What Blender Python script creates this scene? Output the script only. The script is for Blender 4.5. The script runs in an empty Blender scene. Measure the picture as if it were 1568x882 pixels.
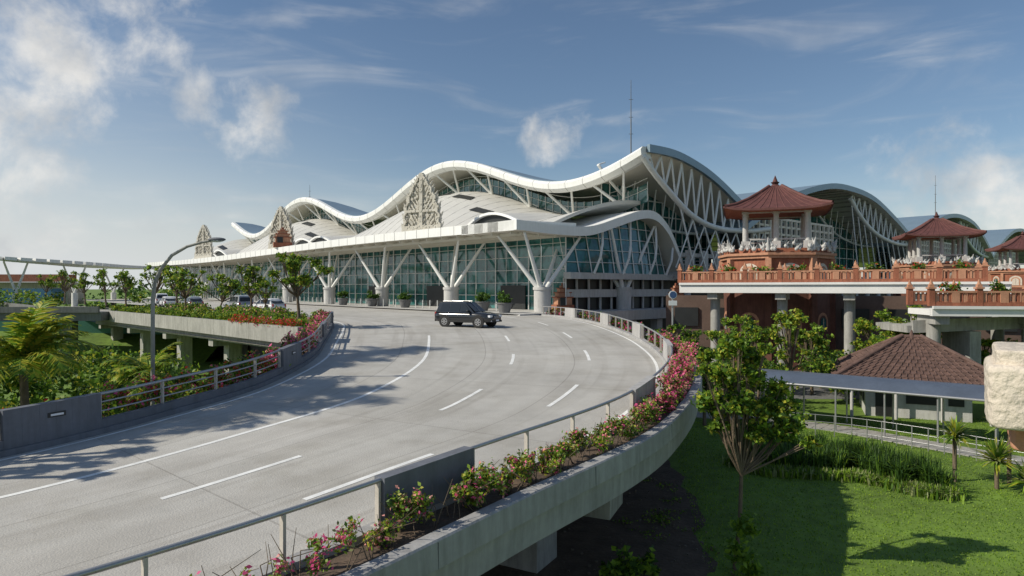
import bpy, math, random
import numpy as np
from mathutils import Vector, Matrix
random.seed(7); rng=np.random.default_rng(7)
C=8.0   # eye height above the garden level
sc=bpy.context.scene
# ------------------------------------------------------------------ helpers
def mat(name,col,rough=.6,var=.15,scale=.6,bump=0.0,bscale=12,metal=0.0,spec=.5,fine=.5):
    m=bpy.data.materials.new(name); m.use_nodes=True; nt=m.node_tree; N=nt.nodes; L=nt.links
    b=N['Principled BSDF']; b.inputs['Roughness'].default_value=rough; b.inputs['Metallic'].default_value=metal
    b.inputs['Specular IOR Level'].default_value=spec
    tc=N.new('ShaderNodeTexCoord')
    n1=N.new('ShaderNodeTexNoise'); n1.inputs['Scale'].default_value=scale; n1.inputs['Detail'].default_value=6
    n2=N.new('ShaderNodeTexNoise'); n2.inputs['Scale'].default_value=scale*9; n2.inputs['Detail'].default_value=5
    L.new(tc.outputs['Object'],n1.inputs['Vector']); L.new(tc.outputs['Object'],n2.inputs['Vector'])
    ad=N.new('ShaderNodeMix'); ad.data_type='FLOAT'; ad.inputs[0].default_value=fine*.8
    L.new(n1.outputs['Fac'],ad.inputs[2]); L.new(n2.outputs['Fac'],ad.inputs[3])
    r=N.new('ShaderNodeValToRGB'); r.color_ramp.elements[0].position=.3; r.color_ramp.elements[1].position=.7
    r.color_ramp.elements[0].color=tuple(max(0,c*(1-var)) for c in col)+(1,)
    r.color_ramp.elements[1].color=tuple(min(1,c*(1+var)) for c in col)+(1,)
    L.new(ad.outputs[0],r.inputs[0]); L.new(r.outputs[0],b.inputs['Base Color'])
    if bump>0:
        n3=N.new('ShaderNodeTexNoise'); n3.inputs['Scale'].default_value=bscale; n3.inputs['Detail'].default_value=6
        L.new(tc.outputs['Object'],n3.inputs['Vector'])
        bp=N.new('ShaderNodeBump'); bp.inputs['Strength'].default_value=bump; bp.inputs['Distance'].default_value=.05
        L.new(n3.outputs['Fac'],bp.inputs['Height']); L.new(bp.outputs[0],b.inputs['Normal'])
    return m
def weather(m,amt=.35):   # vertical rain streaks
    nt=m.node_tree; N=nt.nodes; L=nt.links; b=N['Principled BSDF']; src=b.inputs['Base Color'].links[0].from_socket
    tc=N.new('ShaderNodeTexCoord'); mp=N.new('ShaderNodeMapping'); mp.inputs['Scale'].default_value=(2.6,2.6,.35); L.new(tc.outputs['Object'],mp.inputs[0])
    n=N.new('ShaderNodeTexNoise'); n.inputs['Scale'].default_value=1.6; n.inputs['Detail'].default_value=9; n.inputs['Roughness'].default_value=.65; L.new(mp.outputs[0],n.inputs['Vector'])
    r=N.new('ShaderNodeValToRGB'); r.color_ramp.elements[0].position=.3; r.color_ramp.elements[1].position=.62; c=1-amt
    r.color_ramp.elements[0].color=(c,c,c*.97,1); r.color_ramp.elements[1].color=(1,1,1,1); L.new(n.outputs['Fac'],r.inputs[0])
    x=N.new('ShaderNodeMix'); x.data_type='RGBA'; x.blend_type='MULTIPLY'; x.inputs[0].default_value=1; L.new(src,x.inputs[6]); L.new(r.outputs[0],x.inputs[7]); L.new(x.outputs[2],b.inputs['Base Color']); return m
def leafmat(name,col,tr=.4,var=.35):
    m=mat(name,col,.5,var,1.5,spec=.3); nt=m.node_tree; N=nt.nodes; L=nt.links
    b=N['Principled BSDF']; t=N.new('ShaderNodeBsdfTranslucent'); mx=N.new('ShaderNodeMixShader'); mx.inputs[0].default_value=tr
    src=b.inputs['Base Color'].links[0].from_socket
    L.new(src,t.inputs['Color']); out=N['Material Output']
    L.new(b.outputs[0],mx.inputs[1]); L.new(t.outputs[0],mx.inputs[2]); L.new(mx.outputs[0],out.inputs[0])
    return m
def empty(name):
    e=bpy.data.objects.new(name,None); sc.collection.objects.link(e); return e
class MB:
    def __init__(s): s.v=[];s.f=[];s.m=[];s.s=[];s.mi=0
    def add(s,vs,fs,sm=False):
        o=len(s.v); s.v+= [tuple(v) for v in vs]
        for f in fs: s.f.append(tuple(o+i for i in f)); s.m.append(s.mi); s.s.append(sm)
    def quad(s,*p): s.add(p,[tuple(range(len(p)))])
    def box(s,c,d,rz=0.0):
        cx,cy,cz=c; a,b,h=d[0]/2,d[1]/2,d[2]/2; ca,sa=math.cos(rz),math.sin(rz); vs=[]
        for z in(-h,h):
            for x,y in((-a,-b),(a,-b),(a,b),(-a,b)): vs.append((cx+x*ca-y*sa,cy+x*sa+y*ca,cz+z))
        s.add(vs,[(3,2,1,0),(4,5,6,7),(0,1,5,4),(1,2,6,5),(2,3,7,6),(3,0,4,7)])
    def obox(s,p,q,w,h):
        p=Vector(p);q=Vector(q);d=(q-p); hz=Vector((d.x,d.y,0)); 
        n=Vector((-hz.y,hz.x,0)).normalized()*w/2 if hz.length>1e-6 else Vector((w/2,0,0))
        u=d.cross(n).normalized()*h/2
        if u.z<0:u=-u
        vs=[]
        for e in(p,q): vs+=[e-n-u,e+n-u,e+n+u,e-n+u]
        s.add(vs,[(3,2,1,0),(4,5,6,7),(0,1,5,4),(1,2,6,5),(2,3,7,6),(3,0,4,7)])
    def beam(s,p,q,r,r2=None,n=8,caps=True):
        r2=r if r2 is None else r2; p=Vector(p);q=Vector(q);d=(q-p)
        if d.length<1e-6:return
        d.normalize(); a=d.orthogonal().normalized(); b=d.cross(a); vs=[]
        for e,rr in((p,r),(q,r2)):
            for i in range(n):
                t=2*math.pi*i/n; vs.append(e+a*math.cos(t)*rr+b*math.sin(t)*rr)
        s.add(vs,[(i,(i+1)%n,n+(i+1)%n,n+i) for i in range(n)],True)
        if caps: s.add(vs,[tuple(reversed(range(n))),tuple(range(n,2*n))])
    def tube(s,pts,r,n=8,r2=None):
        k=len(pts)-1; r2=r if r2 is None else r2
        for i in range(k): s.beam(pts[i],pts[i+1],r+(r2-r)*i/k,r+(r2-r)*(i+1)/k,n)
    def grid(s,fn,nu,nv,sm=True):
        vs=[fn(i/nu,j/nv) for i in range(nu+1) for j in range(nv+1)]
        s.add(vs,[(i*(nv+1)+j,(i+1)*(nv+1)+j,(i+1)*(nv+1)+j+1,i*(nv+1)+j+1) for i in range(nu) for j in range(nv)],sm)
    def ball(s,c,r,n=8,sq=(1,1,1)):
        s.grid(lambda u,v:(c[0]+sq[0]*r*math.sin(math.pi*v)*math.cos(2*math.pi*u),c[1]+sq[1]*r*math.sin(math.pi*v)*math.sin(2*math.pi*u),c[2]+sq[2]*r*math.cos(math.pi*v)),n,n//2+1)
    def build(s,name,mats,parent=None,bevel=0):
        me=bpy.data.meshes.new(name); me.from_pydata(s.v,[],s.f)
        if not isinstance(mats,(list,tuple)): mats=[mats]
        for m in mats: me.materials.append(m)
        me.polygons.foreach_set('material_index',s.m); me.polygons.foreach_set('use_smooth',s.s); me.update()
        o=bpy.data.objects.new(name,me); sc.collection.objects.link(o)
        if parent: o.parent=parent
        if bevel:
            b=o.modifiers.new('b','BEVEL'); b.width=bevel; b.segments=2; b.limit_method='ANGLE'
        return o
def npmesh(name,V,nper,mats,mi,parent=None):
    nf=len(V)//nper; me=bpy.data.meshes.new(name); me.vertices.add(len(V)); me.vertices.foreach_set('co',V.astype(np.float32).ravel())
    me.loops.add(len(V)); me.loops.foreach_set('vertex_index',np.arange(len(V),dtype=np.int32))
    me.polygons.add(nf); me.polygons.foreach_set('loop_start',np.arange(nf,dtype=np.int32)*nper)
    try: me.polygons.foreach_set('loop_total',np.full(nf,nper,dtype=np.int32))
    except Exception: pass
    for m in mats: me.materials.append(m)
    me.polygons.foreach_set('material_index',mi.astype(np.int32)); me.update(calc_edges=True); me.validate()
    o=bpy.data.objects.new(name,me); sc.collection.objects.link(o)
    if parent:o.parent=parent
    return o
def foliage(name,clumps,n,size,mats,probs=None,parent=None,shell=.45,up=.3,wp=.75):
    cl=np.array(clumps,float); w=(cl[:,3]*cl[:,4]*cl[:,5])**wp; w/=w.sum()
    k=rng.choice(len(cl),n,p=w)
    sp=rng.normal(size=(len(cl)*14,3)); sp/=np.linalg.norm(sp,axis=1)[:,None]
    sl=.65+.6*rng.random(len(cl)*14); pi_=k*14+rng.integers(0,14,n)
    pick=sp[pi_]; d=rng.normal(size=(n,3)); d/=np.linalg.norm(d,axis=1)[:,None]; d=d*.42+pick; d/=np.linalg.norm(d,axis=1)[:,None]
    r=rng.random(n)**shell*(.75+.35*rng.random(n))*sl[pi_]; P=cl[k,:3]+d*cl[k,3:6]*r[:,None]
    nn=rng.normal(size=(n,3)); nn[:,2]+=up*2; nn/=np.linalg.norm(nn,axis=1)[:,None]
    a=np.cross(nn,rng.normal(size=(n,3))); a/=np.linalg.norm(a,axis=1)[:,None]; b=np.cross(nn,a)
    L=(size*(.6+.8*rng.random(n)))[:,None]
    V=np.stack([P-a*L*.5,P+b*L*.28+a*L*.05,P+a*L*.5-nn*L*.15,P-b*L*.28+a*L*.05],1).reshape(-1,3)
    mi=rng.choice(len(mats),n,p=probs) if probs else rng.integers(0,len(mats),n)
    return npmesh(name,V,4,mats,mi,parent)
def blades(name,P,h,w,mats,lean=.5,parent=None,probs=None):
    n=len(P); an=rng.random(n)*6.283; H=(h*(.6+.7*rng.random(n)))[:,None]
    d=np.stack([np.cos(an),np.sin(an),np.zeros(n)],1); s=np.stack([-np.sin(an),np.cos(an),np.zeros(n)],1)*w*.5
    ln=(lean*rng.random(n))[:,None]; up=np.array([0,0,1.])
    m1=P+up*H*.6+d*H*ln*.35; t=P+up*H*(1-.5*ln)+d*H*ln
    V=np.stack([P-s,P+s,m1+s,m1-s],1).reshape(-1,3); V2=np.stack([m1-s,m1+s,t+s*.1,t-s*.1],1).reshape(-1,3)
    mi=rng.choice(len(mats),n,p=probs) if probs else rng.integers(0,len(mats),n)
    return npmesh(name,np.concatenate([V,V2]),4,mats,np.concatenate([mi,mi]),parent)
def cr(P,u):
    n=len(P)-1; u=min(max(u,0),n-1e-6); i=int(u); f=u-i
    p0=P[max(i-1,0)];p1=P[i];p2=P[i+1];p3=P[min(i+2,n)]
    return tuple(.5*((2*b)+(-a+c)*f+(2*a-5*b+4*c-d)*f*f+(-a+3*b-3*c+d)*f**3) for a,b,c,d in zip(p0,p1,p2,p3))
def smi(pts,x):
    xs=[p[0] for p in pts]; ys=[p[1] for p in pts]
    if x<=xs[0]:return ys[0]
    if x>=xs[-1]:return ys[-1]
    i=max(j for j in range(len(xs)-1) if xs[j]<=x)
    def sl(j):
        if j==0:return (ys[1]-ys[0])/(xs[1]-xs[0])
        if j==len(xs)-1:return (ys[-1]-ys[-2])/(xs[-1]-xs[-2])
        return (ys[j+1]-ys[j-1])/(xs[j+1]-xs[j-1])
    h=xs[i+1]-xs[i]; t=(x-xs[i])/h; m0=sl(i)*h;m1=sl(i+1)*h
    return (2*t**3-3*t*t+1)*ys[i]+(t**3-2*t*t+t)*m0+(-2*t**3+3*t*t)*ys[i+1]+(t**3-t*t)*m1
# ------------------------------------------------------------------ materials
M={}
M['white']=weather(mat('white_panel',(.82,.82,.80),.45,.05,.3),.08)
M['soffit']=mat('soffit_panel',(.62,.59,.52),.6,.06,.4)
M['shell']=mat('shell_roof_panel',(.56,.55,.51),.5,.08,.25)
M['rooftop']=mat('metal_roof_blue',(.22,.30,.36),.4,.1,.4,metal=.3)
M['steel']=mat('painted_steel_white',(.76,.76,.73),.45,.05,1)
M['conc']=weather(mat('concrete',(.38,.37,.34),.8,.18,.5,.25,15),.4)
M['conc_w']=weather(mat('painted_concrete',(.54,.53,.51),.75,.12,.6,.15,10),.22)
M['beam']=weather(mat('grey_beam_paint',(.37,.365,.36),.75,.14,.7,.2,12),.3)
M['conc_d']=weather(mat('dark_concrete',(.17,.17,.17),.8,.2,.5,.2,10),.3)
M['parapet']=weather(mat('grey_parapet_paint',(.15,.16,.185),.65,.16,.8,.15,10),.25)
M['parapet_lit']=weather(mat('sunlit_parapet_paint',(.44,.43,.42),.65,.12,.8,.15,10),.3)  # lit copy of the parapet paint, sunlight on the far right blocks put into the colour
M['rail']=mat('galvanised_rail',(.42,.42,.42),.4,.15,3,metal=.6)
M['railpost']=mat('rail_post_paint',(.50,.46,.40),.5,.15,3)
M['dark']=mat('dark_opening',(.02,.022,.022),.5,.3,1)
M['brick']=weather(mat('orange_brick',(.33,.115,.062),.8,.3,1.5,.4,20),.35)
M['brick_shade']=weather(mat('shaded_brown_brick',(.15,.062,.042),.85,.3,1.5,.4,20),.4)  # brick darkened in colour for the shadow on the drum below bridge level
M['brick2']=weather(mat('terracotta_light',(.50,.25,.15),.8,.2,2,.3,20),.25)
M['stone']=mat('pale_paras_stone',(.52,.49,.42),.85,.25,1.6,.6,8)
M['stone_c']=mat('cream_stone',(.58,.51,.42),.85,.22,3.5,.7,16)
M['tile']=mat('clay_roof_tile',(.11,.04,.035),.75,.35,1.5,.4,14)
M['tilerib']=mat('clay_ridge_tile',(.13,.05,.042),.75,.3,1.5)
M['tile2']=mat('brown_roof_tile',(.12,.07,.055),.8,.5,2.5,.5,14)
M['bark']=mat('bark',(.16,.12,.08),.9,.3,4,.5,20)
M['soil']=mat('soil',(.10,.07,.048),.95,.5,1.5,1.0,6)
M['white_paint']=mat('road_marking_paint',(.80,.80,.77),.6,.2,3)
M['tyre']=mat('rubber',(.02,.02,.02),.8,.2,3)
M['glasscar']=mat('car_glass',(.02,.025,.03),.08,.1,1)
M['chrome']=mat('alloy',(.6,.6,.6),.3,.1,3,metal=.8)
M['lampw']=mat('headlamp_lens',(.75,.77,.8),.15,.05,3)
M['redl']=mat('tail_lamp',(.4,.02,.02),.2,.1,3)
M['g1']=leafmat('leaf_dark',(.045,.095,.02)); M['g2']=leafmat('leaf_mid',(.11,.21,.028)); M['g3']=leafmat('leaf_light',(.24,.37,.035))
M['g4']=leafmat('leaf_yellow',(.46,.45,.05)); M['pink']=leafmat('bract_pink',(.85,.12,.30),.35,.25); M['red']=leafmat('flower_red',(.7,.06,.04),.3,.3)
M['pale']=leafmat('leaf_pale',(.34,.38,.16)); M['pinkl']=leafmat('bract_salmon',(.85,.38,.34),.35,.2)
def glassmat(name,c1,c2,sx):
    m=mat(name,c1,.05,.3,.12,spec=1.0,fine=.75); N=m.node_tree.nodes; r=[n for n in N if n.type=='VALTORGB'][0]
    r.color_ramp.elements[0].position=.38; r.color_ramp.elements[1].position=.64
    r.color_ramp.elements[0].color=c1+(1,); r.color_ramp.elements[1].color=c2+(1,); return m
M['glass']=glassmat('teal_glazing',(.008,.05,.05),(.04,.20,.19),.2)
M['glass2']=glassmat('clerestory_glazing',(.02,.08,.075),(.09,.22,.20),.2)
M['walkroof']=mat('tinted_polycarbonate',(.085,.105,.14),.35,.2,.8)
# ------------------------------------------------------------------ world
w=bpy.data.worlds.new("World"); sc.world=w; w.use_nodes=True; nt=w.node_tree; N=nt.nodes; L=nt.links
sunv=Vector((-.93,-.20,.74)).normalized(); el=math.asin(sunv.z); az=math.atan2(sunv.x,sunv.y)
sky=N.new('ShaderNodeTexSky'); sky.sky_type='NISHITA'; sky.sun_disc=False; sky.sun_elevation=el; sky.sun_rotation=az%(2*math.pi)
sky.air_density=1.1; sky.dust_density=.3; sky.ozone_density=3.0
tc=N.new('ShaderNodeTexCoord')
def math_(op,a,b=None,clamp=False):
    n=N.new('ShaderNodeMath'); n.operation=op; n.use_clamp=clamp
    for i,x in enumerate((a,b)):
        if x is None: continue
        if isinstance(x,(int,float)): n.inputs[i].default_value=x
        else: L.new(x,n.inputs[i])
    return n.outputs[0]
def mr(x,a,b,c=0,d=1,t='SMOOTHSTEP'):
    n=N.new('ShaderNodeMapRange'); n.interpolation_type=t; L.new(x,n.inputs[0])
    for i,q in zip((1,2,3,4),(a,b,c,d)): n.inputs[i].default_value=q
    return n.outputs[0]
D=tc.outputs['Generated']
blobs=[((-.74,1,.43),.16,1.0),((-.60,1,.415),.10,.85),((-.74,1,.25),.09,1.0),((-.395,1,.285),.055,1.1),((-.46,1,.285),.055,.85),((-.40,1,.245),.05,1.0),
 ((.085,1,.245),.04,.95),((.045,1,.232),.04,.75),((.66,1,.21),.08,.6),((.69,1,.135),.06,1.05),((.76,1,.12),.06,.9),((.62,1,.10),.05,.7),((-.50,1,.13),.05,.55),((-.74,1,.1),.08,.6)]
tot=None
for c,r,s in blobs:
    vm=N.new('ShaderNodeVectorMath'); vm.operation='DOT_PRODUCT'; L.new(D,vm.inputs[0]); vm.inputs[1].default_value=Vector(c).normalized()
    o=mr(vm.outputs['Value'],math.cos(r*1.4),1.0,0,s,'LINEAR')
    o=math_('POWER',o,.6)
    tot=o if tot is None else math_('MAXIMUM',tot,o)
ns=N.new('ShaderNodeTexNoise'); ns.inputs['Scale'].default_value=10; ns.inputs['Detail'].default_value=12; ns.inputs['Roughness'].default_value=.6; ns.inputs['Distortion'].default_value=.2
L.new(D,ns.inputs['Vector'])
dens=math_('ADD',math_('MULTIPLY',tot,.66),math_('MULTIPLY',ns.outputs['Fac'],1.5))
fac=mr(dens,1.10,1.62)
mp=N.new('ShaderNodeMapping'); mp.inputs['Scale'].default_value=(2.0,2.0,10); mp.inputs['Rotation'].default_value=(0,.16,0); L.new(D,mp.inputs[0])
n2=N.new('ShaderNodeTexNoise'); n2.inputs['Scale'].default_value=1.9; n2.inputs['Detail'].default_value=10; n2.inputs['Roughness'].default_value=.55; n2.inputs['Distortion'].default_value=.8; L.new(mp.outputs[0],n2.inputs['Vector'])
wisp=mr(n2.outputs['Fac'],.47,.85,0,.40)
fac=math_('MAXIMUM',math_('MULTIPLY',fac,.92),wisp)
sx=N.new('ShaderNodeSeparateXYZ'); L.new(D,sx.inputs[0])
hz=math_('ADD',math_('MULTIPLY',mr(sx.outputs['Z'],-.05,.20,1,0),.62),math_('MULTIPLY',math_('MULTIPLY',mr(sx.outputs['X'],-.72,0,1,0),mr(sx.outputs['Z'],0,.40,1,0)),.6),True)
hm=N.new('ShaderNodeMix'); hm.data_type='RGBA'; L.new(hz,hm.inputs[0]); L.new(sky.outputs[0],hm.inputs[6]); hm.inputs[7].default_value=(7.4,7.7,7.8,1)
ns3=N.new('ShaderNodeTexNoise'); ns3.inputs['Scale'].default_value=14; ns3.inputs['Detail'].default_value=6; L.new(D,ns3.inputs['Vector'])
cr1=N.new('ShaderNodeValToRGB'); cr1.color_ramp.elements[0].position=.35; cr1.color_ramp.elements[1].position=.62
cr1.color_ramp.elements[0].color=(5.6,5.8,6.0,1); cr1.color_ramp.elements[1].color=(9.4,9.2,8.8,1); L.new(ns3.outputs['Fac'],cr1.inputs[0])
mx=N.new('ShaderNodeMix'); mx.data_type='RGBA'; L.new(fac,mx.inputs[0]); L.new(hm.outputs[2],mx.inputs[6]); L.new(cr1.outputs[0],mx.inputs[7])
bg=N['Background']; bg.inputs[1].default_value=.09; L.new(mx.outputs[2],bg.inputs[0])
sun=bpy.data.lights.new('sun','SUN'); sun.energy=4.4; sun.angle=math.radians(.5); sun.color=(1,.93,.80)
so=bpy.data.objects.new('sun',sun); sc.collection.objects.link(so); so.rotation_euler=sunv.to_track_quat('Z','Y').to_euler()
# ------------------------------------------------------------------ camera
cam=bpy.data.cameras.new('camera'); co=bpy.data.objects.new('camera',cam); sc.collection.objects.link(co)
co.location=(0,0,C); co.rotation_euler=(math.radians(90),0,0); cam.lens=22.96; cam.sensor_width=36; cam.clip_end=6000; sc.camera=co
sc.view_settings.view_transform='Standard'
# ------------------------------------------------------------------ ground
g=mat('grass_ground',(.12,.20,.022),.9,.45,.22,.6,25,fine=.6)
mb=MB(); mb.quad((-2500,-200,0),(2500,-200,0),(2500,4000,0),(-2500,4000,0)); mb.build('ground',g)
def poly(name,pts,z,m,jit=0):
    P=[]
    n=len(pts)
    for i in range(n):
        a=pts[i];b=pts[(i+1)%n]
        for k in range(8):
            f=k/8; P.append((a[0]+(b[0]-a[0])*f+random.uniform(-jit,jit),a[1]+(b[1]-a[1])*f+random.uniform(-jit,jit),z))
    mb=MB(); mb.quad(*P); return mb.build(name,m)
poly('soil_bed',[(-14,4),(-2,6),(4.6,15.5),(5.6,18.5),(6.8,24),(7.4,30),(9,45),(2,52),(-9,30),(-12,16)],.004,M['soil'],.25)
mb=MB(); pp=[(7,43.5),(13,40.5),(18,37.5),(21,33.5),(24,29.5),(30,23)]
for i in range(50):
    a=Vector(cr(pp,i/10)).to_3d(); b=Vector(cr(pp,(i+1)/10)).to_3d() 
    d=(b-a).normalized() if (b-a).length>0 else d; nrm=Vector((-d.y,d.x,0))*.9; z=Vector((0,0,.05))
    mb.quad(a-nrm+z,b-nrm+z,b+nrm+z,a+nrm+z); mb.quad(a-nrm+z,a-nrm,b-nrm,b-nrm+z); 
mb.build('garden_path',M['conc'])
mb=MB(); mb.quad((9,47,.008),(80,47,.008),(120,130,.008),(9,130,.008)); mb.build('service_yard_pavement',M['conc_d'])
# ------------------------------------------------------------------ ramp road
def hr(y): return float(np.interp(y,[-8,0,8,12,18.5,26,37,50,60,200],[4.9,4.45,4.1,4.0,3.8,3.38,3.0,2.75,2.65,2.65]))
Rc=[(-22,-6),(-14,-.5),(-9,4),(-4.6,7.7),(-.8,12.6),(3.4,18.5),(6.5,26.6),(7.4,37),(6.6,50),(4.2,60),(-2,70),(-12,81.5),(-40,113),(-90,170)]
Lc=[(-27,1),(-20,6.5),(-14.8,11),(-11.9,15.2),(-10.4,19),(-9.1,23.5),(-9.2,29.5),(-10.6,36.5),(-12.3,44),(-14,50),(-18,57),(-26,66.5),(-52,95),(-100,150)]
us=np.linspace(0,13,2600); cc=[((cr(Rc,u)[0]+cr(Lc,u)[0])/2,(cr(Rc,u)[1]+cr(Lc,u)[1])/2) for u in us]
cum=np.concatenate([[0],np.cumsum([math.dist(cc[i],cc[i+1]) for i in range(len(cc)-1)])])
TOT=cum[-1]; NS=int(TOT/.4); SU=np.interp(np.linspace(0,TOT,NS+1),cum,us); SV=np.linspace(0,TOT,NS+1)
RP=[];LP=[]
for u in SU:
    r=cr(Rc,u); l=cr(Lc,u); RP.append(Vector((r[0],r[1],C-hr(r[1])))); LP.append(Vector((l[0],l[1],C-hr(l[1]))))
def RD(i,f,dz=0): return LP[i].lerp(RP[i],f)+Vector((0,0,dz))
rm=mat('ramp_concrete_paving',(.47,.455,.42),.8,.14,.16,.3,30,fine=.5); NN=rm.node_tree.nodes; LL=rm.node_tree.links
uvn=NN.new('ShaderNodeUVMap')
def mulramp(prev,fac,p0,c0,p1):
    r=NN.new('ShaderNodeValToRGB'); r.color_ramp.elements[0].position=p0; r.color_ramp.elements[0].color=c0; r.color_ramp.elements[1].position=p1; r.color_ramp.elements[1].color=(1,1,1,1); LL.new(fac,r.inputs[0])
    m=NN.new('ShaderNodeMix'); m.data_type='RGBA'; m.blend_type='MULTIPLY'; m.inputs[0].default_value=1; LL.new(prev,m.inputs[6]); LL.new(r.outputs[0],m.inputs[7]); return m.outputs[2]
bt=NN.new('ShaderNodeTexBrick'); bt.offset=0; bt.inputs['Scale'].default_value=1; bt.inputs['Brick Width'].default_value=3.4; bt.inputs['Row Height'].default_value=6
bt.inputs['Mortar Size'].default_value=.02; bt.inputs['Color1'].default_value=(1,1,1,1); bt.inputs['Color2'].default_value=(.94,.94,.93,1); bt.inputs['Mortar'].default_value=(.72,.71,.70,1)
LL.new(uvn.outputs[0],bt.inputs['Vector']); mm=NN.new('ShaderNodeMix'); mm.data_type='RGBA'; mm.blend_type='MULTIPLY'; mm.inputs[0].default_value=1
src=NN['Principled BSDF'].inputs['Base Color'].links[0].from_socket; LL.new(src,mm.inputs[6]); LL.new(bt.outputs[0],mm.inputs[7]); cur=mm.outputs[2]
def uvnoise(sxx,syy,s,det,ro=.5):
    mpn=NN.new('ShaderNodeMapping'); mpn.inputs['Scale'].default_value=(sxx,syy,1); LL.new(uvn.outputs[0],mpn.inputs[0]); q=NN.new('ShaderNodeTexNoise'); q.inputs['Scale'].default_value=s; q.inputs['Detail'].default_value=det; q.inputs['Roughness'].default_value=ro; LL.new(mpn.outputs[0],q.inputs['Vector']); return q.outputs['Fac']
cur=mulramp(cur,uvnoise(1,.12,1.0,8),.32,(.88,.87,.86,1),.6)
cur=mulramp(cur,uvnoise(2.6,.05,1.0,6),.30,(.86,.85,.84,1),.46)
cur=mulramp(cur,uvnoise(1,1,5,9,.75),.3,(.76,.75,.74,1),.43)
cur=mulramp(cur,uvnoise(1,1,.45,5,.6),.36,(.88,.87,.85,1),.5)
LL.new(cur,NN['Principled BSDF'].inputs['Base Color'])
mb=MB(); K=8
vs=[RD(i,j/K) for i in range(NS+1) for j in range(K+1)]
mb.add(vs,[(i*(K+1)+j,i*(K+1)+j+1,(i+1)*(K+1)+j+1,(i+1)*(K+1)+j) for i in range(NS) for j in range(K)])
ro=mb.build('elevated_road',rm); uvl=ro.data.uv_layers.new(name='UVMap')
wd=[(RP[i]-LP[i]).length for i in range(NS+1)]
for p in ro.data.polygons:
    for li,vi in zip(p.loop_indices,p.vertices):
        i=vi//(K+1); j=vi%(K+1); uvl.data[li].uv=(j/K*13.6,SV[i])
ramp=empty('ramp_bridge')
iend=min(range(NS+1),key=lambda i:abs(SU[i]-9.25)); iendL=min(range(NS+1),key=lambda i:abs(SU[i]-9.0))
def nearest(x,y,f): return min(range(NS+1),key=lambda i:(RD(i,f).x-x)**2+(RD(i,f).y-y)**2)
mb=MB()
def line(f,i0,i1,wid=.13):
    for i in range(i0,i1):
        a=wid/wd[i]/2;b=wid/wd[i+1]/2
        mb.quad(RD(i,f-a,.006),RD(i,f+a,.006),RD(i+1,f+b,.006),RD(i+1,f-b,.006))
line(.045,0,NS-5,.12); line(.965,0,iend,.12)
line(.33,0,nearest(-7.4,40,.33),.15)
for f,(qx,qy) in((.58,(-4.6,13)),(.79,(-1.4,12.6))):
    i0=nearest(qx,qy,f); st=(i0-4)%21
    for i in range(st,min(NS-10,i0+260),21): line(f,i,i+8,.14)
mb.build('road_markings',M['white_paint'])
def norms(P,sgn):
    out=[]
    for i in range(len(P)):
        d=P[min(i+1,len(P)-1)]-P[max(i-1,0)]; out.append(Vector((d.y,-d.x,0)).normalized()*sgn)
    return out
NR=norms(RP,1); NL=norms(LP,-1)
def sweep(mb,P,Nn,prof,i0,i1,sm=False):
    k=len(prof)
    vs=[P[i]+Nn[i]*o+Vector((0,0,z)) for i in range(i0,i1+1) for o,z in prof]
    mb.add(vs,[(i*k+j,i*k+j+1,(i+1)*k+j+1,(i+1)*k+j) for i in range(i1-i0) for j in range(k-1)],sm)
    mb.add(vs[:k],[tuple(range(k))]); mb.add(vs[-k:],[tuple(range(k))])
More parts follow.
